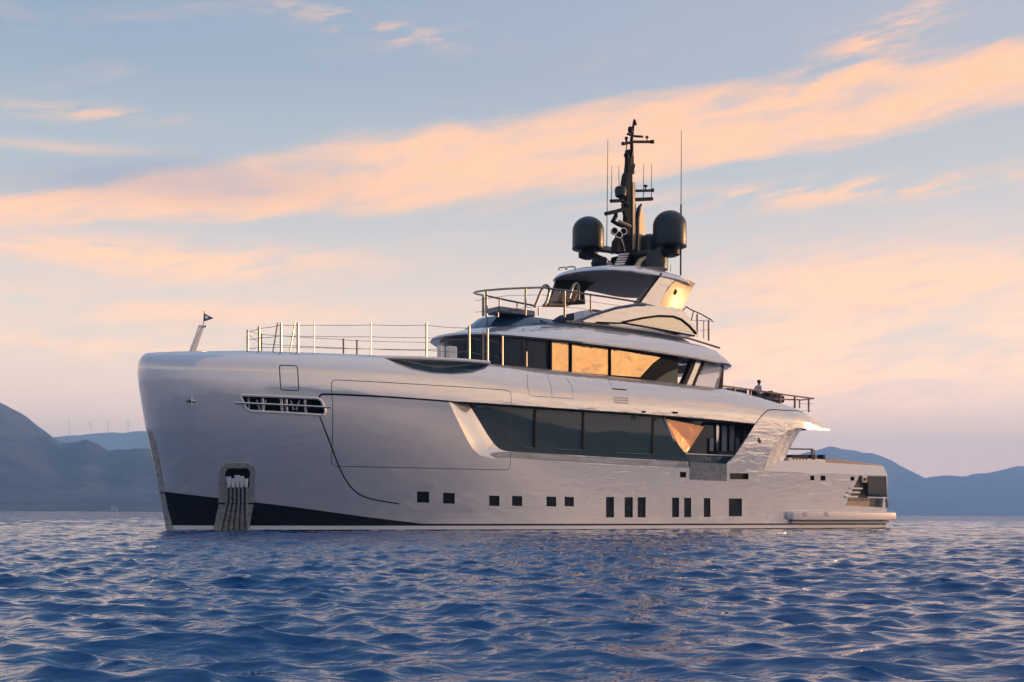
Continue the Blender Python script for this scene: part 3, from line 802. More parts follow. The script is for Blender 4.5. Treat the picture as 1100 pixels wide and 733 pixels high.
# roof slab over the deckhouse
def ru(x): return 10.86-.80*abs((x-24)/11.5)**2.2
def rl(x): return 9.80+.16*smooth(19, 15, x)-(.36*((x-23)/10.5)**2 if x > 23 else 0)
lv = []
for dx_in, w, zf in ((1.1, 3.55, lambda x: rl(x)+.12), (.12, 4.22, lambda x: rl(x)-.02), (0, 4.32, lambda x: rl(x)+.05), (.05, 4.30, lambda x: rl(x)+.16),
                     (.35, 4.12, lambda x: rl(x)+(ru(x)-rl(x))*.45), (.8, 3.86, lambda x: rl(x)+(ru(x)-rl(x))*.78), (1.4, 3.55, lambda x: ru(x)-.04), (2.2, 2.9, ru)):
    lv.append(plan_ring(14.86+dx_in, 34.1-dx_in*.9, w, zf, 6.2, La=2.6, n=70))
mb = MB(); mb.rings(lv); mb.build('deckhouse_roof', M['hull'], yacht, sharp=45)
mb = MB(); mb.rings([plan_ring(14, 31.6, 3.9, 9.5, 5.5, La=2), plan_ring(13.5, 32.2, 3.95, lambda x: rl(x)+.06, 5.5, La=2)]); 
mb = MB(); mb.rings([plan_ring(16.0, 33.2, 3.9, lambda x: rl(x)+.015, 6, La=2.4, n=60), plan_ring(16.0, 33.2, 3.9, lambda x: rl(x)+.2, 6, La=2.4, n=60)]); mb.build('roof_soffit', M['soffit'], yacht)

# flybridge
lv = [plan_ring(16.5, 31.8, 3.42, lambda x: ru(x)-.25, 5.0, La=2.0, n=60), plan_ring(16.75, 31.4, 3.34, lambda x: max(10.5, ru(x)+.05), 5.0, La=2.0, n=60),
      plan_ring(17.6, 30.6, 3.05, lambda x: 11.08+.2*smooth(21, 18, x), 5.0, La=2.0, n=60), plan_ring(18.0, 30.4, 2.9, lambda x: 11.1+.2*smooth(21, 18, x), 5.0, La=2.0, n=60)]
mb = MB(); mb.rings(lv); mb.build('flybridge_coaming', M['blue'], yacht, sharp=30)
mb = MB(); mb.tube([V(P(a, b, y)) for a, b, y in ((607, 345.5, 3.5), (650, 350.3, 3.62), (700, 357, 3.62), (740, 364, 3.6), (772, 374, 3.4))], .06, 6); mb.build('roof_trim', M['brown'], yacht)
body = [(617, 345.5), (640, 337.5), (660, 331.5), (681, 328), (705, 329), (730.5, 331.4), (737, 338), (744, 349), (750, 361), (745, 361.5), (700, 353.5), (660, 348.5)]
side_prism('arch_base', chaikin(body, 1, True), 3.28, .8, M['hull'], flat=True)
side_prism('arch_base_window', [(671, 346.2), (690, 342.5), (706, 340.3), (722, 341), (731, 345), (739, 351.5), (745.5, 357.6)], 3.30, .04, M['paleglass'])
mb = MB(); mb.tube([V(P(a, b, 3.31)) for a, b in ((668, 346.4), (690, 341.8), (706, 339.6), (722, 340.2), (731, 343.5), (739, 350), (747, 358.6))], .07, 6); mb.build('arch_base_trim', M['black'], yacht)
mb = MB(); mb.tube([V(P(a, b, 3.31)) for a, b in ((640, 346.5), (671, 347.6), (700, 352.5), (745, 361))], .05, 6); mb.build('arch_base_trim', M['black'], yacht)
side_prism('arch_leg', [(710.5, 293.5), (728, 297), (716, 310), (707.5, 330), (686.5, 325)], 2.95, .55, M['hull'], bevel=.03, both=False)
# the leg's aft cheek, turned inboard, golden sunlight put into its colour
def cheek(s):
    mb = MB(); A = [P(729, 298, 2.95), P(720, 306, 2.95), (P(713, 316, 2.95)), P(707.5, 330, 2.95)]; B = [P(746, 304.5, 2.35), P(743, 309, 2.35), P(740, 316, 2.35), P(731, 332, 2.45)]
    A = resample(A, 12); B = resample(B, 12); rw = [[(lambda q: (q[0], -s*q[1], q[2]))(a.lerp(b, k/5)+Vector((0, math.sin(k/5*math.pi)*.08, 0))) for a, b in zip(A, B)] for k in range(6)]
    for k in range(5): mb.strip(rw[k], rw[k+1])
    mb.strip(rw[5], [(q[0]-.3, q[1]+s*.5, q[2]) for q in rw[5]])
    return mb.build('arch_cheek', M['sunlitgold'], yacht, sharp=60, weld=True)
M['sunlitgold'] = mat('sunlit_gold_paint', (.50, .38, .22), .35, .2, .3)  # gold colour stands in for low sunlight on arch and mast faces
ck = cheek(1)
mb = MB(); p = P(724.5, 313.8, 2.84); mb.box(V(p), (.22, .06, .30), ry=.5); mb.build('arch_emblem', M['black'], ck, bevel=.05)
mb = MB(); mb.tube([V(P(a, b, 3.3)) for a, b in ((617, 346), (640, 337.2), (660, 331.2), (681, 327.8), (692, 327.6))], .09, 6); mb.build('arch_base_trim', M['blue'], yacht)
mb = MB(); mb.tube([V(P(a, b, 3.0)) for a, b in ((709.5, 294), (698, 309), (686, 325.5))], .06, 6); mb.build('arch_trim', M['black'], yacht)
# hardtop
def hu(x): return 14.80-(.42*((x-27)/4.6)**2 if x > 27 else .10*((27-x)/3.5)**2)
def hl(x): return 14.27-.012*max(0, x-27)**2
lv = []
for di, w, zf in ((1.6, 2.1, lambda x: hl(x)+.22), (.5, 2.75, lambda x: hl(x)+.06), (.1, 2.98, lambda x: hl(x)), (0, 3.04, lambda x: hl(x)+.06), (.05, 3.0, lambda x: hl(x)+.18), (.35, 2.8, lambda x: max(hl(x)+.24, hu(x)-.10)), (1.3, 2.2, lambda x: max(hl(x)+.25, hu(x)))):
    lv.append(plan_ring(23.45+di, 31.6-di, w, zf, 3.2, nf=2.4, La=2.2, n=60))
mb = MB(); mb.rings(lv[2:], cap0=False); mb.build('hardtop', M['hull'], yacht, sharp=40)
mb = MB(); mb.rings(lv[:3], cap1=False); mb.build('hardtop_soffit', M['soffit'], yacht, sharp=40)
for a, b in ((672, 297), (664, 305), (650, 300)):
    pass
# hardtop front struts, helm screen, seats, handrails
mb = MB(); mb.prism([(24.0, -1.7, 12.2), (25.0, -1.7, 12.2), (25.3, -1.7, 11.0), (23.4, -1.7, 11.0), (23.5, -1.7, 11.9)], (0, 3.0, 0)); mb.build('helm_console', M['cushion'], yacht, bevel=.06)
mb = MB(); mb.prism([V(P(a, b, -1.6)) for a, b in ((597.5, 298), (645, 300), (633, 307), (627, 314), (628, 327), (588.5, 329), (590, 322))], (0, .12, 0)); mb.build('side_screen', M['green'], yacht, bevel=.02)
mb = MB(); mb.prism([V(p) for p in (P(589, 325.5, 3.0), P(606, 326.5, 3.0), P(612, 328.8, 3.0), P(589, 328.5, 3.0))], (0, .6, 0)); mb.build('side_table', M['teak'], yacht, bevel=.03)
for a in (598, 604, 611, 617):
    mb = MB(); mb.prism([V(p) for p in (P(a+2.5, 311, 2.0), P(a+5, 311, 2.0), P(a, 324, 2.2), P(a-2.5, 324, 2.2))], (0, .5, 0)); mb.build('seat_back', M['teak'], yacht, bevel=.03)
for a in (628, 640):
    mb = MB(); q = P(a, 334, 2.3); mb.box(V((q[0], q[1], 11.45)), (.9, .9, .8)); mb.build('flybridge_seat', M['white'], yacht, bevel=.08)
mb = MB(); q0, q1 = P(534, 333, 2.0), P(573, 333, 2.0); mb.box(V(((q0[0]+q1[0])/2, 1.5, 11.42)), (q1[0]-q0[0], 1.2, .34)); mb.build('flybridge_sunpad', M['blue'], yacht, bevel=.08)
mb = MB(); mb.tube([V(P(a, b, 2.9)) for a, b in ((573.5, 330), (577, 321), (580.5, 312), (583, 307.5), (586, 306.4), (588.5, 308.5), (589, 314), (587, 322), (584, 328))], .075, 8); mb.build('handrail', M['rail'], yacht)
mb = MB(); mb.tube([V(P(a, b, 2.4)) for a, b in ((610, 322), (613, 312), (615.5, 306), (618.5, 304.6), (620.5, 307), (620.6, 322))], .07, 8); mb.build('handrail', M['rail'], yacht)

# ------------------------------------------------------------------ rails
def railing(name, tops, wires, posts, y_of=None, r=.03, pr=.035, m=M['rail'], pm=None, parent=None):
    """tops: polylines of rail [(px,py,y)..]; wires the same but thin; posts (px, ytop, ybot, y)"""
    mb = MB()
    for t in tops: mb.tube([V(P(*p)) for p in t], r, 7)
    for t in wires: mb.tube([V(P(*p)) for p in t], .012 if len(t) < 3 else .013, 5)
    o = mb.build(name, m, parent or yacht)
    for p in posts:
        a, b, c, y = p[:4]; w = p[4] if len(p) > 4 else pr; a2 = p[5] if len(p) > 5 else a
        mb = MB(); mb.tube([V(P(a, b, y)), V(P(a2, c, y))], w, 8); mb.build('stanchion', pm or m, o)
    return o
def sag(p0, p1, d=1.2):
    return [(p0[0]+(p1[0]-p0[0])*f, p0[1]+(p1[1]-p0[1])*f+d*4*f*(1-f)*.5, p0[2]+(p1[2]-p0[2])*f) for f in (0, .2, .4, .5, .6, .8, 1)]
fp = [(265, 354.5, 379.5, 1.7, .055), (277.3, 351, 379.5, 2.3, .055), (300.7, 347, 380, 2.8, .05), (318.8, 347, 380.5, 2.95, .055), (336.4, 347, 381, 3.0, .022), (397.3, 346.7, 383, 3.3, .03), (457, 346.8, 385, 3.6, .05)]
wires = []
for f in (.07, .42, .78):
    for i in range(len(fp)-1):
        p, q = fp[i], fp[i+1]; wires.append(sag((p[0], p[1]+(p[2]-p[1])*f, p[3]), (q[0], q[1]+(q[2]-q[1])*f, q[3]), 1.3 if i in (0, 1) else .9))
    wires.append(sag((457, 346.8+38*f, 3.6), (503, 350+36*f, 3.75), 1.6))
fore = railing('foredeck_railing', [], wires, fp+[(297.3, 347, 380, 2.4, .03, 291.8), (315.8, 346.2, 380.5, 2.6, .03, 310)])
wires = []
sp_ = [(279.6, 358.5, 379.5, -2.2, .045), (367.8, 364, 382.5, -3.2, .045), (382.3, 365.3, 382.8, -3.3, .045)]
for f in (.05, .55):
    wires.append(sag((265, 354.5+8*f, 1.7), (279.6, 358.5+20*f, -2.2), 1.))
    wires.append(sag((279.6, 358.5+20*f, -2.2), (367.8, 364+18*f, -3.2), .8)); wires.append(sag((367.8, 364+18*f, -3.2), (382.3, 365.3+17*f, -3.3), .8))
    wires.append(sag((382.3, 365.3+17*f, -3.3), (470, 367.3+15*f, -3.3), .8))
railing('foredeck_railing', [], wires, sp_)
# boarding gate posts in front of the wheelhouse
wires = []
gpst = [(503, 350, 387, 3.75, .055), (518.3, 357.5, 388.5, 3.85, .05), (522.6, 353.5, 389, 3.9, .06), (538.6, 361, 392.5, 3.9, .05)]
for f in (.3, .75):
    for i in (0, 2):
        p, q = gpst[i], gpst[i+1]; wires.append(sag((p[0], p[1]+(p[2]-p[1])*f, p[3]), (q[0], q[1]+(q[2]-q[1])*f, q[3]), 1.4))
railing('gate_railing', [], wires, gpst+[(564.6, 378, 394, 3.8, .035)], m=M['rail'])
for a, w in ((472.5, .28), (484, .5)):
    mb = MB(); q = P(a, 380.5, 3.3); mb.box(V(q), (w, .3, .75)); mb.build('deck_locker', M['cream'], yacht, bevel=.05)
# flybridge rail
tops = [[(583, 309, 3.0), (560, 309.6, 2.7), (540, 310.6, 2.3), (520, 312.3, 1.7), (511, 313.6, 1.0), (508, 314.6, 0.0), (511, 316, -1.0), (523, 318.2, -1.9), (545, 323, -2.6), (573, 328.5, -3.0)],
        [(583, 309, 3.0), (600, 311.6, 3.1), (625, 315.4, 3.15), (650, 319, 3.15), (683, 324.3, 3.15), (687, 326.5, 3.15)]]
w2 = [[(688, 332, 3.1), (650, 326.5, 3.15), (620, 322, 3.15), (583, 317, 3.0), (545, 317.5, 2.4), (520, 321.5, 1.7), (509, 323.5, 1.0)],
      [(650, 335.5, 3.1), (620, 331, 3.15), (583, 329, 3.0), (545, 332.5, 2.4), (520, 334.5, 1.7), (509, 335.5, 1.0)]]
po = [(518, 316.5, 340, 1.5, .07), (521.5, 312, 340.5, 1.75, .07), (563.5, 310, 339, 2.75, .055), (605.5, 312.5, 341, 3.1, .06), (633.5, 316.4, 336, 3.1, .05), (535.5, 321, 333, -2.3, .05), (554.5, 325, 332, -2.7, .045), (577.5, 331, 339, 2.9, .04), (534, 333, 341, 2.0, .04)]
railing('flybridge_railing', tops, w2, po, r=.055)
railing('flybridge_aft_railing', [[(736, 329.5, 3.0), (740, 332.3, 3.0), (752, 337.5, 3.0), (763, 343.8, 2.9), (765, 345.5, .5)], [(736, 330, 3.0), (732, 334.5, 3.0)], [(744, 334.5, 3.0), (741.5, 344.5, 3.0)]],
        [[(748, 344.5, 3.0), (765, 345.8, 2.9)], [(741, 344.5, 3.0), (762, 344, 2.9)], [(751, 355, 1.), (763, 354.5, 2.9)]],
        [(748, 337.5, 361.5, 3.0, .06), (760.3, 344.5, 366, 2.9, .06), (755, 345, 364, 1.0, .03)], r=.04)
railing('aft_deck_railing', [[(773, 414.6, 3.5), (790, 416.6, 3.45), (815, 420, 3.35), (845, 424.6, 3.2), (873, 428.2, 3.0)], [(831, 429, 3.2), (858, 429.6, 3.0)], [(873, 428.2, 3.0), (858, 430, -1.)]],
        [[(858, 433.5, 1.0), (872, 433.8, 3.0)], [(860, 441, 1.0), (872, 441.3, 3.0)]],
        [(787.7, 417, 421, 3.4, .06), (805, 419, 425, 3.35, .07), (837, 424, 434, 3.2, .07), (852.8, 426, 438.5, 3.1, .07), (858, 429.5, 438.5, .5, .05), (867.8, 428, 443, 3.0, .06)], r=.05, m=M['teak'], pm=M['brown'])
railing('cockpit_railing', [[(846, 482.3, -3.6), (872, 482.6, -3.6), (873.5, 484, -3.6), (874, 492, -3.6)]], [], [(871.4, 482.6, 492, -3.5, .10)], r=.06, m=M['brown'])
for i, a in enumerate((848, 851.5, 855, 858.5, 862, 868.5, 870.5, 881)):
    mb = MB(); q = P(a, 492.5, 3.2); mb.box(V((q[0], q[1], q[2]+.05)), (.26, .5, .34)); mb.build('cockpit_seat', M['cushion'], yacht, bevel=.03)
mb = MB(); q = P(860, 495, 3.0); mb.box(V((q[0], 3.2, q[2])), (3.6, .5, .25)); mb.build('cockpit_bench', M['cream'], yacht, bevel=.03)
# dark loungers on the aft upper deck
lb = P(797, 421, 3.0)
mb = MB(); mb.prism([V(p) for p in (P(781, 416.8, 3.1), P(802, 419, 3.1), P(802, 423.5, 3.1), P(781, 419, 3.1))], (0, 1.5, 0)); mb.build('aft_sofa', M['cushion'], yacht, bevel=.05)

# ------------------------------------------------------------------ mast, domes, antennas
mroot = bpy.data.objects.new('mast', None); COL.objects.link(mroot); mroot.parent = yacht
def T(name, pts, r, m='dark', n=8, parent=mroot):
    mb = MB(); mb.tube([V(P(*p)) for p in pts], r, n); return mb.build(name, M[m], parent)
def PR(name, px, y, th, m='dark', parent=mroot, bevel=.02):
    mb = MB(); mb.prism([V(P(a, b, y)) for a, b in px], (0, th, 0)); return mb.build(name, M[m], parent, bevel=bevel)
PR('mast_column', [(672, 273), (671.5, 240), (672, 215), (673, 200), (673.5, 190), (672.8, 183), (673.6, 176), (674, 160.5), (677, 160.5), (677.2, 178), (681.5, 176), (681.5, 179), (678.6, 188), (679, 215), (679.2, 273)], .15, .3)
PR('mast_bulge', [(671, 196), (672.5, 187), (675.5, 182), (676, 195), (674.5, 213), (672.8, 213)], .22, .45)
PR('mast_spine', [(678.8, 196), (681.4, 196), (681.4, 213), (682, 240), (684.5, 268), (679.2, 268)], .12, .2, 'sunlitgold')  # sunlit side of the mast, painted gold
PR('mast_fin', [(681.5, 271), (683, 240), (685.3, 223), (689, 218.5), (686.6, 235), (686.2, 271)], .15, .2)
def turned(name, px, m):                   # gold plates added as the mast's sunlit faces, turned aft to the sun
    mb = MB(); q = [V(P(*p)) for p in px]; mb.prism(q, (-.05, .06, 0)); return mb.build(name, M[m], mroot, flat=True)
turned('mast_fin_face', [(685.6, 271, .22), (686.0, 236, .22), (688.0, 221.5, .2), (691.4, 232, -.15), (692.4, 271, -.2)], 'sunlitgold')
turned('spine_face', [(679.3, 196, .2), (681.8, 196, .0), (682.0, 213, .0), (682.6, 240, -.05), (684.8, 268, -.1), (679.6, 268, .2)], 'sunlitgold')
turned('pole_face', [(678.0, 166, .12), (679.0, 166, .0), (679.3, 187, .0), (678.2, 187, .12)], 'sunlitgold')
T('top_pole', [(678.3, 187, 0), (677.7, 165, 0), (677.5, 150, 0), (679, 138, 0), (680.2, 129, 0)], [.13, .11, .10, .08, .05])
T('top_light', [(680.2, 128.3, 0), (680.6, 131, 0), (680.8, 134.5, 0)], [.05, .10, .14])
T('camera_head', [(675.8, 136.3, 0), (676, 139, 0), (676.3, 143, 0)], [.10, .15, .13])
T('crossarm', [(667.5, 154.8, 0), (673, 153.9, 0), (680, 152.5, 0), (699.6, 152.6, 0)], .085)
for a, b0, b1, r_ in ((668.3, 153, 156, .10), (699.6, 151, 154, .13), (671.9, 148, 153, .06), (694, 147, 152.5, .03), (694, 146.5, 148.5, .09), (671.9, 147.5, 150, .10)):
    T('mast_fitting', [(a, b0, 0), (a, b1, 0)], r_)
T('crossarm', [(673, 144.2, 0), (681, 146.5, 0), (689.3, 147, 0)], .07)
T('halyard', [(672.2, 155, .1), (671.8, 165, .1)], .03)
T('horn', [(672, 163.5, .3), (672, 167, .3), (672, 170, .3)], [.08, .17, .10])
T('horn', [(677.3, 162, .3), (676.5, 168, .3)], [.12, .12])
T('crossarm', [(655, 216.2, .2), (664, 215.9, .2), (668, 214, .2)], .10)
T('crossarm', [(678, 214.8, .0), (699.6, 213.8, .0)], .11)
T('crossarm', [(682.5, 205.2, .0), (700, 204.8, .0)], .08)
T('mast_fitting', [(692.3, 204.6, 0), (692.3, 200, 0)], .04); T('mast_fitting', [(692.3, 199.2, 0), (692.3, 200.8, 0)], .13, n=10)
T('mast_fitting', [(700.2, 202.8, 0), (700.2, 206.2, 0)], .09)
c = P(665.6, 212.8, .2); mb = MB(); mb.lathe(V(c), [(.18, 0), (.32, .12), (.36, .45), (.30, .62), (.10, .68)], 20); mb.build('satellite_dome', M['dome'], mroot)
T('dome_bracket', [(665.8, 213, .2), (666.2, 216, .2), (674, 222, .2)], .09)
T('radar_scanner', [(649.3, 229.9, .5), (660, 227.5, .5), (672, 224.2, .5)], .11)
T('radar_mount', [(661, 228, .5), (660.5, 233, .5), (658, 237, .5)], [.08, .15, .12])
T('radar_arm', [(656, 237.5, .4), (663, 241, .4), (672, 244.5, .4)], [.10, .13, .14])
T('radar_mount', [(667, 219, .3), (668.8, 228, .3), (672, 236, .3)], [.06, .09, .12])
T('radar_arm', [(664, 238, .3), (668, 240, .3), (676, 243.5, .3)], .11, 'sunlitgold')
for a, b in ((658.8, 248.5), (668.5, 249), (663.5, 252.5)):
    q = P(a, b, .8); mb = MB(); mb.lathe(V(q), [(.05, -.22), (.19, -.15), (.21, .1), (.21, .12)], 14, axis=(-.5, -.85, 0)); mb.build('searchlight', M['steel'], mroot)
    mb = MB(); mb.lathe(V(q), [(.05, .08), (.17, .125)], 14, axis=(-.5, -.85, 0)); mb.build('searchlight_lens', M['black'], mroot)
PR('searchlight_post', [(661, 272), (662.5, 258), (667, 252), (669, 256), (672, 270)], .5, .5)
T('mast_bracket', [(664, 253, .5), (668, 262, .5), (670, 270, .5)], .05, 'steel')
# antennas
for a0, b0, a1, b1, y, r_ in ((652, 150, 650.8, 266, -1.5, .028), (731, 140, 730.2, 296, 2.5, .030), (656.3, 178.5, 655.8, 217, .2, .024), (663.6, 178.5, 664.2, 204, .2, .024), (690.5, 176.5, 690.2, 214, 0, .024), (699, 176.5, 698.7, 214, 0, .024), (719.5, 284, 719.5, 292, 1.5, .02)):
    mb = MB(); mb.tube([V(P(a0, b0, y)), V(P((a0+a1)/2, (b0+b1)/2, y)), V(P(a1, b1, y))], [r_*.5, r_*.8, r_], 6); mb.build('whip_antenna', M['dark'], mroot)
mb = MB(); mb.tube([V(P(730.6, 220, 2.5)), V(P(730.2, 296, 2.5))], .05, 6); mb.build('antenna_base', M['dark'], mroot)
# platform wing, ladder, pedestals
def slab(name, px, th, m='dark', parent=mroot):
    mb = MB(); mb.prism([V(P(*p)) for p in px], (0, 0, -th)); return mb.build(name, M[m], parent, bevel=.02)
slab('radar_platform', [(617, 264.8, -2.4), (627.5, 260.8, -3.0), (690, 270.6, -.2), (705, 270, 1.4), (690, 272.5, 1.8), (672, 272, .8), (640, 268, -1.2)], .14)
PR('platform_support', [(645, 288), (641, 282), (643, 276.5), (650, 276), (652, 288)], .8, .6)
PR('platform_support', [(671, 288), (676, 272), (696, 272.5), (688, 277), (682, 288)], .8, 1.6)
PR('support_fairing', [(651, 288), (653, 279), (657, 283), (658.5, 288)], .9, .1, 'sunlitgold')
lad = PR('ladder', [(657, 288), (665, 272.5), (666, 272.5), (658.5, 288)], 1.2, .08)
for k in range(6):
    T('ladder_rung', [(659+1.0*k*1.1, 286.5-k*2.6, 1.3), (668.5+1.1*k, 286-k*2.6, 1.0)], .055, 'white', parent=lad)
PR('ladder_rail', [(668.5, 288), (677, 273), (679, 273), (671, 288)], 1.0, .1)
T('platform_brace', [(682, 288, 1.6), (687, 280, 1.6), (694, 275.5, 1.6), (706, 272.5, 1.6)], [.16, .14, .12, .1], 'sunlitgold')
mb = MB(); mb.lathe(V(P(698, 290, 1.2)), [(1.0, 0), (1.02, .3), (1.0, .9), (.6, 1.05)], 28); mb.build('equipment_drum', M['dome'], mroot)
def dome(px, y, rpx, ytop, ybot):
    c = P(px, ybot, y); e = P(px+rpx, ybot, y); tp = P(px, ytop, y)
    # apparent radius to metres
    W0 = math.dist((0, 0), (BX+c[0]*DX[0]+c[1]*DP[0], BY+c[0]*DX[1]+c[1]*DP[1])); r = rpx/FPX*W0*.985
    h = tp[2]-c[2]; pr = [(r*.55, -.02), (r*.97, 0), (r, .08), (r, h-r*.93)]
    for k in range(1, 12): a = k/12*math.pi/2; pr.append((r*math.cos(a), h-r*.93+r*.93*math.sin(a)))
    mb = MB(); mb.lathe(V(c), pr, 40); o = mb.build('satellite_radome', M['dome'], mroot, sharp=60)
    mb = MB(); mb.lathe(V((c[0], c[1], c[2]-.55)), [(r*.35, 0), (r*.6, .1), (r*.62, .35), (r*.35, .54)], 24); mb.build('radome_pedestal', M['dark'], o)
    mb = MB(); mb.lathe(V((c[0], c[1], c[2]+.02)), [(r*1.005, 0), (r*1.012, .03), (r*1.005, .06)], 40); mb.build('radome_seam', M['black'], o)
dome(630.8, -2.2, 17.3, 232.8, 268.5); dome(718.3, 2.2, 18.3, 226.5, 265.8)
c = P(697, 273, .2); mb = MB(); mb.lathe(V(c), [(.5, 0), (.6, .1), (.6, .75), (.5, 1.0), (.25, 1.15)], 24); mb.build('satellite_dome', M['dome'], mroot)
T('platform_brace', [(638, 274, -1.2), (650, 279, -.5), (645, 284, 0.3)], .10); T('platform_brace', [(632, 275, -1.8), (645, 277, -.8)], .08)
T('platform_brace', [(717, 272, 2.0), (700, 276, 1.4), (690, 280, 1)], .10)
T('hardtop_grab_rail', [(599, 290.5, 1.2), (600, 287.8, 1.2), (606.5, 287.2, 1.2), (607, 290, 1.2)], .035, 'rail'); T('hardtop_grab_rail', [(607.5, 290, 1.2), (608.5, 286.9, 1.2), (616, 286.6, 1.2), (617.5, 289.6, 1.2)], .035, 'rail')

# jackstaff and flag at the bow
mb = MB(); mb.tube([V(P(203.2, 378, .12)), V(P(213.5, 351, .12))], .05, 8); mb.tube([V(P(206.5, 378, -.1)), V(P(216, 351, -.1))], .07, 8); mb.tube([V(P(213, 351, .12)), V(P(219.5, 350.6, -.1))], .06, 8)
js = mb.build('jackstaff', M['steel'], yacht)
mb = MB(); q = [(P(205.5, 378, .0)), P(209.5, 378, 0), P(218, 352, 0), P(215.5, 351.5, 0)]; mb.prism([V(p) for p in q], (0, .06, 0)); mb.build('jackstaff_blade', M['cream'], js)
mb = MB(); mb.tube([V(P(217.6, 351, 0)), V(P(218.6, 334.5, 0))], .025, 6); mb.build('flag_pole', M['brown'], js)
mb = MB(); fl = []; nx = 10
for i in range(nx+1):
    f = i/nx; w = 1-f*.93; y_ = .06*math.sin(f*7)
    fl.append([P(218.7+9.5*f, 337+4.8*f*1.0, y_), P(218.5+9.5*f, 345.5-3.2*f, y_+.03)])
A = [V(a) for a, b in fl]; B = [V(b) for a, b in fl]; mb.strip(A, B); mb.strip([(x, y+.008, z) for x, y, z in A], [(x, y+.008, z) for x, y, z in B]); flg = mb.build('flag', M['flag'], js)
mb = MB(); mb.box(V(P(220.7, 341, .07)), (.12, .02, .12)); mb.build('flag_emblem', M['white'], flg)
yacht_children_done = True

# ------------------------------------------------------------------ person seated on the aft upper deck
def to_world(p):
    return (BX+p[0]*DX[0]+p[1]*DP[0], BY+p[0]*DX[1]+p[1]*DP[1], p[2])
def person():
    hp = P(813.8, 410, 2.3); zt0 = hp[2]                     # head centre
    root = bpy.data.objects.new('person', None); COL.objects.link(root)
    base = (hp[0], 2.3, zt0-.82)                             # pelvis on the sunpad
    root.location = to_world(base); root.rotation_euler = (0, 0, TH)
    tag(root, 'seated person in pale shirt with dark hair on the aft upper deck', 'person')
    J = {'pel': (0, 0, .0), 'waist': (.01, 0, .18), 'chest': (-.02, 0, .42), 'neck': (.02, 0, .58), 'headb': (.05, 0, .66), 'head': (.07, 0, .80),
         'shL': (-.01, .19, .52), 'elL': (-.16, .24, .28), 'haL': (-.26, .22, .05), 'fiL': (-.30, .22, -.02), 'shR': (-.01, -.19, .52), 'elR': (-.05, -.27, .26), 'haR': (.16, -.18, .10), 'fiR': (.24, -.15, .08),
         'hipL': (.06, .11, -.01), 'knL': (.46, .15, .10), 'anL': (.55, .15, -.33), 'toL': (.72, .15, -.38), 'hipR': (.06, -.11, -.01), 'knR': (.48, -.12, .04), 'anR': (.62, -.12, -.35), 'toR': (.80, -.12, -.39)}
    Rr = {'pel': .15, 'waist': .13, 'chest': .15, 'neck': .055, 'headb': .07, 'head': .105, 'shL': .065, 'shR': .065, 'elL': .045, 'elR': .045, 'haL': .032, 'haR': .032, 'fiL': .022, 'fiR': .022,
          'hipL': .095, 'hipR': .095, 'knL': .065, 'knR': .065, 'anL': .042, 'anR': .042, 'toL': .035, 'toR': .035}
    E_ = [('pel', 'waist'), ('waist', 'chest'), ('chest', 'neck'), ('neck', 'headb'), ('headb', 'head'), ('chest', 'shL'), ('shL', 'elL'), ('elL', 'haL'), ('haL', 'fiL'), ('chest', 'shR'), ('shR', 'elR'), ('elR', 'haR'), ('haR', 'fiR'),
          ('pel', 'hipL'), ('hipL', 'knL'), ('knL', 'anL'), ('anL', 'toL'), ('pel', 'hipR'), ('hipR', 'knR'), ('knR', 'anR'), ('anR', 'toR')]
    ks = list(J); me = bpy.data.meshes.new('body'); me.from_pydata([J[k] for k in ks], [(ks.index(a), ks.index(b)) for a, b in E_], [])
    o = bpy.data.objects.new('body', me); COL.objects.link(o)
    md = o.modifiers.new('skin', 'SKIN')
    for i, k in enumerate(ks): me.skin_vertices[0].data[i].radius = (Rr[k], Rr[k]*(1.15 if k in ('chest', 'pel') else 1))
    me.skin_vertices[0].data[0].use_root = True
    sb = o.modifiers.new('sub', 'SUBSURF'); sb.levels = 2; sb.render_levels = 2
    dg = bpy.context.evaluated_depsgraph_get(); m2 = bpy.data.meshes.new_from_object(o.evaluated_get(dg))
    bpy.data.objects.remove(o)
    o = bpy.data.objects.new('body', m2); COL.objects.link(o); o.parent = root; m2.materials.clear()
    for m in ('skin', 'shirt', 'trouser'): m2.materials.append(M[m])
    for p in m2.polygons:
        x, y, z = p.center; k = 0
        if z < .58 and z > .02 and x < .14: k = 1
        if (x > .06 and z < .14) or z <= .04: k = 2
        if (abs(y) > .14 and z < .10 and x < .0) or (x > .12 and z > .05 and z < .2 and y < -.1 and x < .3 and y > -.25 and z > .07 and x < .27 and abs(y+.17) < .04): k = 0
        p.material_index = k; p.use_smooth = True
    mb = MB(); mb.lathe((.045, 0, .80), [(.07, -.10), (.108, -.03), (.118, .04), (.095, .10), (.04, .13)], 16); mb.build('hair', M['hair'], root)
    mb = MB(); mb.tube([(.165, 0, .80), (.20, 0, .775), (.17, 0, .765)], [.012, .018, .014], 6); mb.build('nose', M['skin'], root)
    for s in (-1, 1):
        mb = MB(); mb.lathe((.155, s*.04, .81), [(.004, -.012), (.014, 0), (.004, .012)], 8); mb.build('eye', M['black'], root)
    mb = MB(); mb.tube([(.15, -.03, .735), (.163, 0, .73), (.15, .03, .735)], .008, 5); mb.build('mouth', M['hair'], root)
    # the dark sunpad they sit on, dark cushion heap beside
    mb = MB(); mb.box((hp[0]+.25, -2.2, base[2]-.26), (3.0, 1.4, .34)); mb.build('aft_sunpad', M['cushion'], yacht, bevel=.06)
    for k, (dx0, w, h) in enumerate(((.75, .5, .35), (1.25, .55, .30), (1.75, .6, .18), (-.5, .7, .22))):
        mb = MB(); mb.box((hp[0]+dx0, -2.45, base[2]-.09+h/2), (w, .5, h), ry=.25*(k-1)); mb.build('throw_cushion', M['cushion'], yacht, bevel=.08)
person()

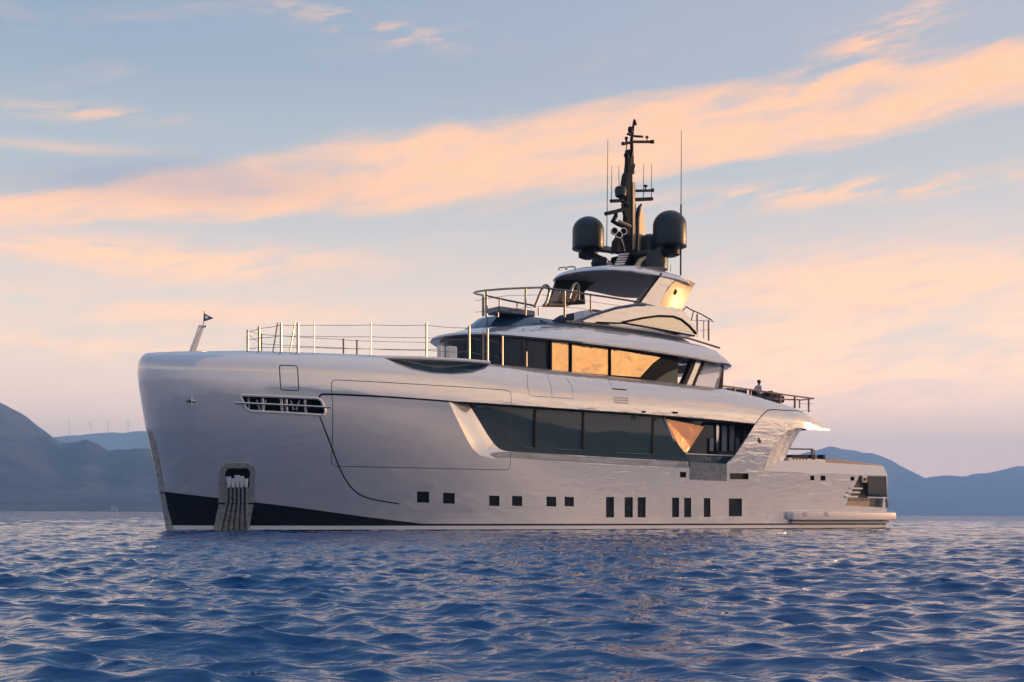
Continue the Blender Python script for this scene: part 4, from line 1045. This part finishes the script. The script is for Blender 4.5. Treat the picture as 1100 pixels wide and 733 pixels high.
# ------------------------------------------------------------------ sea
def sea():
    # polar sheet centred below the camera, fine inside the field of view, coarse all round
    rs = [1.2]
    while rs[-1] < 10100:
        r = rs[-1]; rs.append(r*(1+(.02 if r < 4 else .0042 if r < 70 else .0065 if r < 220 else .012 if r < 900 else .05)))
    rs = np.array(rs)
    fr = np.linspace(-26, 26, 760); sd = np.concatenate([np.linspace(26.12, 44, 110), np.linspace(44.5, 110, 130), np.linspace(111.5, 314, 100), np.linspace(314.5, 333.85, 110)])
    an = np.radians(np.concatenate([fr, sd])); na, nr = len(an), len(rs)
    da = np.abs(np.diff(np.concatenate([an, [an[0]+2*math.pi]]))); da = np.maximum(da, np.roll(da, 1))
    Rr, Aa = np.meshgrid(rs, an, indexing='ij'); Xx = Rr*np.sin(Aa); Yy = Rr*np.cos(Aa)
    dr = np.gradient(rs)[:, None]; cell = np.maximum(dr, Rr*da[None, :])
    Z = np.zeros_like(Xx); DXx = np.zeros_like(Xx); DYy = np.zeros_like(Xx)
    lam = np.geomspace(.13, 7.0, 140)
    wind = math.radians(258)
    for L in lam:
        L = L*rng.uniform(.93, 1.07); k = 2*math.pi/L
        spread = 0.40 if L > 1.5 else .62
        th = wind+rng.normal(0, spread); ph = rng.uniform(0, 2*math.pi)
        # slope-limited spectrum peaking near 3 m
        a = 0.0046*L*(.70*math.exp(-.5*(math.log(L/1.0)/.62)**2)+1.45*math.exp(-.5*(math.log(L/.33)/.5)**2)+.25*math.exp(-.5*(math.log(L/3.0)/.4)**2))*rng.uniform(.7, 1.3)
        c, s = math.cos(th), math.sin(th); f = np.clip((L/cell-1.8)/1.3, 0, 1)
        arg = k*(Xx*c+Yy*s)+ph
        # slow modulation gives the groups real seas have
        md = 1+.5*np.sin(k*.13*(Xx*math.cos(th+1.1)+Yy*math.sin(th+1.1))+ph*3)
        A = a*f*md
        Z += A*np.cos(arg); DXx -= A*c*np.sin(arg)*1.35; DYy -= A*s*np.sin(arg)*1.35
    # keep the wave sheet just under the lens' foot
    Z *= np.clip((Rr-1.2)/2.5, .15, 1)
    co = np.stack([Xx+DXx, Yy+DYy, Z], -1).reshape(-1, 3)
    co = np.concatenate([co, [[0, 0, 0]]])
    i = np.arange(nr-1)[:, None]*na; j = np.arange(na)[None, :]; j2 = (j+1) % na
    q = np.stack([i+j, i+na+j, i+na+j2, i+j2], -1).reshape(-1, 4)
    jj = np.arange(na); tri_ = np.stack([np.full(na, nr*na), jj, (jj+1) % na], -1)
    me = bpy.data.meshes.new('sea'); nv = len(co); nq = len(q); ntr = len(tri_)
    me.vertices.add(nv); me.vertices.foreach_set('co', co.ravel().astype(np.float32))
    me.loops.add(nq*4+ntr*3); me.loops.foreach_set('vertex_index', np.concatenate([q[:, ::-1].ravel(), tri_[:, ::-1].ravel()]).astype(np.int32))
    me.polygons.add(nq+ntr); me.polygons.foreach_set('loop_start', np.concatenate([np.arange(nq)*4, nq*4+np.arange(ntr)*3]).astype(np.int32))
    me.update(calc_edges=True); me.validate()
    me.polygons.foreach_set('use_smooth', np.ones(len(me.polygons), bool))
    if me.polygons[0].normal.z < 0: me.flip_normals()
    at_ = me.attributes.new('spacing', 'FLOAT', 'POINT'); at_.data.foreach_set('value', np.append(cell.ravel(), .05).astype(np.float32))
    o = bpy.data.objects.new('sea', me); COL.objects.link(o); o['kind'] = 'structure'
    m = bpy.data.materials.new('sea_water'); m.use_nodes = True; t = m.node_tree; X.nt = t; b = t.nodes['Principled BSDF']
    b.inputs['Base Color'].default_value = (.0008, .070, .195, 1); b.inputs['Roughness'].default_value = .03; b.inputs['IOR'].default_value = 1.333
    tcn = t.nodes.new('ShaderNodeTexCoord'); oc = X(tcn.outputs['Object'])
    mp = t.nodes.new('ShaderNodeMapping'); t.links.new(oc.k, mp.inputs[0]); mp.inputs['Rotation'].default_value = (0, 0, R(-12)); mp.inputs['Scale'].default_value = (0.8, 1.6, 1)
    v = X(mp.outputs[0])
    h = noise(v, 1.1, 2, .5)*.05+noise(v, 3.6, 2, .5)*.030+noise(v, 9.0, 2, .5)*.008
    # where the mesh is too coarse to carry the short waves, scattered facet tilts take them over
    an_ = t.nodes.new('ShaderNodeAttribute'); an_.attribute_name = 'spacing'
    far = sstep(X(an_.outputs['Fac']), .10, .62)
    bn = t.nodes.new('ShaderNodeBump'); bn.inputs['Strength'].default_value = 1.0; bn.inputs['Distance'].default_value = 1.0
    t.links.new(h.k, bn.inputs['Height'])
    nc = noise(v, .45, 6, .78, out='Color')
    def vm(op, a, b_):
        n = t.nodes.new('ShaderNodeVectorMath'); n.operation = op
        for q, w in enumerate((a, b_)):
            if w is None: continue
            if isinstance(w, tuple): n.inputs[q].default_value = w
            else: t.links.new(w, n.inputs[q])
        return n.outputs[0]
    tilt = vm('MULTIPLY', vm('SUBTRACT', nc.k, (.5, .5, .5)), (2.6, 2.6, 0))
    tilt = vm('MULTIPLY', tilt, comb(far, far, far).k)
    nn = vm('NORMALIZE', vm('ADD', bn.outputs[0], tilt), None)
    t.links.new(nn, b.inputs['Normal'])
    me.materials.append(m)
sea()

# ------------------------------------------------------------------ far mountains
def terrain_mat(name, c1, c2):
    m = bpy.data.materials.new(name); m.use_nodes = True; t = m.node_tree; X.nt = t; b = t.nodes['Principled BSDF']; b.inputs['Roughness'].default_value = .95
    tcn = t.nodes.new('ShaderNodeTexCoord'); oc = X(tcn.outputs['Object'])
    n = noise(oc, .006, 9, .7); t.links.new(mixc(sstep(n, .44, .56), c1, c2).k, b.inputs['Base Color'])
    bn = t.nodes.new('ShaderNodeBump'); bn.inputs['Distance'].default_value = 60; t.links.new(noise(oc, .008, 9, .65).k, bn.inputs['Height']); t.links.new(bn.outputs[0], b.inputs['Normal']); return m
tm = terrain_mat('dry_scrub_slopes', (.003, .010, .020), (.06, .065, .07))
def ridge(name, prof, D, depth, seed, amp=.06, m=tm):
    """prof: skyline (px, py) of the photo; built as a real ridge D metres away, depth metres thick front and back"""
    g = np.random.default_rng(seed); px = np.array([p[0] for p in prof], float); py = np.array([p[1] for p in prof], float)
    n = 260; xs = np.linspace(px[0], px[-1], n); hs = np.interp(xs, px, py)
    Xw = (xs-CAMX)/FPX*D; Hh = (HOR+(xs-CAMX)*ROLL-hs)/FPX*D+CAMZ
    rows_ = 44; P_ = np.zeros((rows_, n, 3))
    def fbm(x, y):
        v = np.zeros_like(x)
        for o_ in range(6):
            fq = 2**o_/1800.0
            for _ in range(3):
                a = g.uniform(0, 2*math.pi); v += np.sin((x*math.cos(a)+y*math.sin(a))*fq*2*math.pi+g.uniform(0, 6.28))/(2**(o_*.85))
        return v/3
    f = np.linspace(-1, 1, rows_)[:, None]
    Yv = D+f*depth+np.zeros((1, n)); Xv = Xw[None, :]*(Yv/D); 
    nz = fbm(Xv, Yv); nz -= nz[rows_//2][None, :]*np.exp(-(f/.15)**2)
    prof_ = np.clip(1-np.abs(f), 0, 1)**1.15
    Z = Hh[None, :]*prof_*(1+amp*6*nz*np.clip(np.abs(f)*3, 0, 1)*(1-np.abs(f)))
    Z = np.where(np.abs(f) > .985, -3, Z)
    P_[..., 0] = Xv; P_[..., 1] = Yv; P_[..., 2] = Z
    vs = [tuple(p) for p in P_.reshape(-1, 3)]; fs = [(i*n+j, i*n+j+1, (i+1)*n+j+1, (i+1)*n+j) for i in range(rows_-1) for j in range(n-1)]
    mb = MB(); mb.add(vs, fs); o = mb.build(name, m, None, sharp=180); o['kind'] = 'structure'
    if o.data.polygons[len(o.data.polygons)//4].normal.z < 0: o.data.flip_normals()
    return o
ridge('mountain', [(-420, 500), (-300, 455), (-200, 420), (-90, 432), (-40, 415), (-8, 424), (0, 430), (8, 434), (20, 441), (35, 452), (48, 461.5), (57, 468.5), (66, 473.5), (75, 473.4), (84, 472), (90, 471), (97, 474), (105, 478), (111, 483), (117, 487), (128, 484), (140, 482), (156, 481), (190, 484), (260, 492), (360, 505), (450, 520), (560, 538)], 3600, 1400, 1, amp=.15)
ridge('mountain', [(-200, 480), (40, 470), (58, 467.3), (75, 465.5), (95, 465), (110, 463.5), (119, 462), (130, 463), (142, 461.5), (156, 460.4), (200, 462), (300, 470), (400, 490), (500, 505), (640, 520), (700, 535)], 8200, 1300, 2, amp=.08)
ridge('mountain', [(640, 540), (760, 520), (820, 500), (860, 487), (872, 484), (883, 481), (891, 478.4), (897, 479), (905, 481.5), (913, 481.6), (925, 484.5), (934, 485), (945, 488), (955, 492), (965, 498), (977, 504.5), (990, 511), (1000, 517), (1030, 528), (1060, 536), (1090, 545)], 8000, 1500, 3, amp=.08)
ridge('mountain', [(760, 545), (900, 530), (960, 522), (985, 514), (1000, 511.5), (1015, 509.8), (1036, 511.5), (1047, 508), (1060, 507.5), (1075, 504), (1092, 499.6), (1110, 500), (1160, 490), (1220, 500), (1300, 480), (1400, 500), (1550, 540)], 8900, 1200, 4, amp=.08)
# the shore of the bay beyond the right edge of the view
def side_ridge(seed, a0, a1, D, H0):
    g = np.random.default_rng(seed); n = 140; rows_ = 14; an = np.radians(np.linspace(a0, a1, n)); h = np.zeros(n)
    for o_ in range(6): h += np.sin(np.linspace(0, 1, n)*2*math.pi*(1.3*1.8**o_)+g.uniform(0, 6.28))/1.7**o_
    h = H0*(1+.35*h/1.5)*np.sin(np.linspace(0.02, math.pi-.02, n))**.5
    vs = []
    for i in range(rows_):
        f = i/(rows_-1)*2-1
        for j in range(n):
            r = D+f*900; vs.append((r*math.sin(an[j]), r*math.cos(an[j]), max(-3, h[j]*(1-abs(f))**1.1*(1+.12*math.sin(j*.9+i*2.1)*(1-abs(f))))-(3 if abs(f) > .99 else 0)))
    mb = MB(); mb.add(vs, [(i*n+j, i*n+j+1, (i+1)*n+j+1, (i+1)*n+j) for i in range(rows_-1) for j in range(n-1)])
    o = mb.build('headland', tm, None, sharp=180); o['kind'] = 'structure'
side_ridge(11, 84, 150, 5200, 240)

# wind turbines on the back ridge
def at_far(px, py, D):
    a, b = px-CAMX, py-CAMY; c, s = math.cos(ROLL), math.sin(ROLL); x = c*a+s*b; y = -s*a+c*b
    return (x/FPX*D, D, (HOR-CAMY-y)/FPX*D+CAMZ)
M['turb'] = mat('turbine_grey', (.42, .42, .43), .6)
for i, (a, yb, yt, where) in enumerate(((73.6, 466.5, 456, 'leftmost of the four on the ridge, just right of the big mountain'), (96, 466, 455.5, 'second from the left on the ridge'), (115.4, 464.5, 454.5, 'third from the left, above the ridge bump'), (136.8, 463.5, 454, 'rightmost of the four, nearest the bow'))):
    D = 8050; b_ = at_far(a, yb, D); t_ = at_far(a, yt, D); r = bpy.data.objects.new('wind_turbine', None); COL.objects.link(r); r.location = b_
    tag(r, 'white wind turbine, '+where, 'wind turbine', 'wind turbines on the far ridge')
    h = t_[2]-b_[2]
    mb = MB(); mb.tube([(0, 0, -15), (0, 0, h)], [1.5, 1.0], 8); mb.build('tower', M['turb'], r)
    mb = MB(); mb.box((0, 0, h+1), (4, 11, 4)); mb.build('nacelle', M['turb'], r)
    for k in range(3):
        an = k*2*math.pi/3+i*.7; mb = MB(); mb.tube([(0, -7, h+1), (math.sin(an)*14, -7, h+1+math.cos(an)*14), (math.sin(an)*34, -7, h+1+math.cos(an)*34)], [.8, 1.0, .4], 6); mb.build('blade', M['turb'], r)
# small white houses on the far shore
M['house'] = mat('lime_wash', (.45, .43, .40), .8); M['roof'] = mat('terracotta_roof', (.30, .14, .09), .9); M['pane'] = mat('house_window', (.05, .07, .09), .2)
def far_house(px, w, d, h, rz, lab, D=2600, up=0.0):
    c = at_far(px, 548.5, D); r = bpy.data.objects.new('house', None); COL.objects.link(r); r.location = (c[0], c[1], up); r.rotation_euler = (0, 0, rz)
    tag(r, lab, 'house', 'small houses on the far shore')
    mb = MB(); mb.box((0, 0, h/2-2), (w, d, h+4)); mb.build('wall', M['house'], r)
    mb = MB(); mb.prism([(-w/2-.4, -d/2-.4, h), (-w/2-.4, d/2+.4, h), (-w/2-.4, 0, h+2)], (w+.8, 0, 0)); mb.build('roof', M['roof'], r)
    for k in range(3): mb = MB(); mb.box((-w/3+k*w/3, -d/2-.03, h*.55), (1.2, .1, 1.4)); mb.build('window', M['pane'], r)
for a in ((120, 9, 7, 5, .1, 'brightest small white house on the far shore left of the bow', 2232, 5.5), (124.5, 7, 6, 4, .2, 'white house just right of the brightest one on the far shore', 2234, 4.5)):
    far_house(a[0], a[1]*.6, a[2]*.6, a[3]*.7, a[4], a[5], a[6], a[7])

# ------------------------------------------------------------------ haze
HZ = 1.0
mb = MB(); mb.box((0, 0, 326), (21600, 21600, 664)); hz = mb.build('haze', None, None, flat=True); hz.data.materials.clear()
hz['kind'] = 'stuff'
hm = bpy.data.materials.new('haze_air'); hm.use_nodes = True; t = hm.node_tree; t.nodes.clear()
ho = t.nodes.new('ShaderNodeOutputMaterial'); pv = t.nodes.new('ShaderNodeVolumePrincipled'); pv.inputs['Color'].default_value = (.35, .63, 1.0, 1)
pv.inputs['Density'].default_value = 1.9e-4*HZ; pv.inputs['Anisotropy'].default_value = 0.0
t.links.new(pv.outputs[0], ho.inputs['Volume']); hz.data.materials.append(hm)
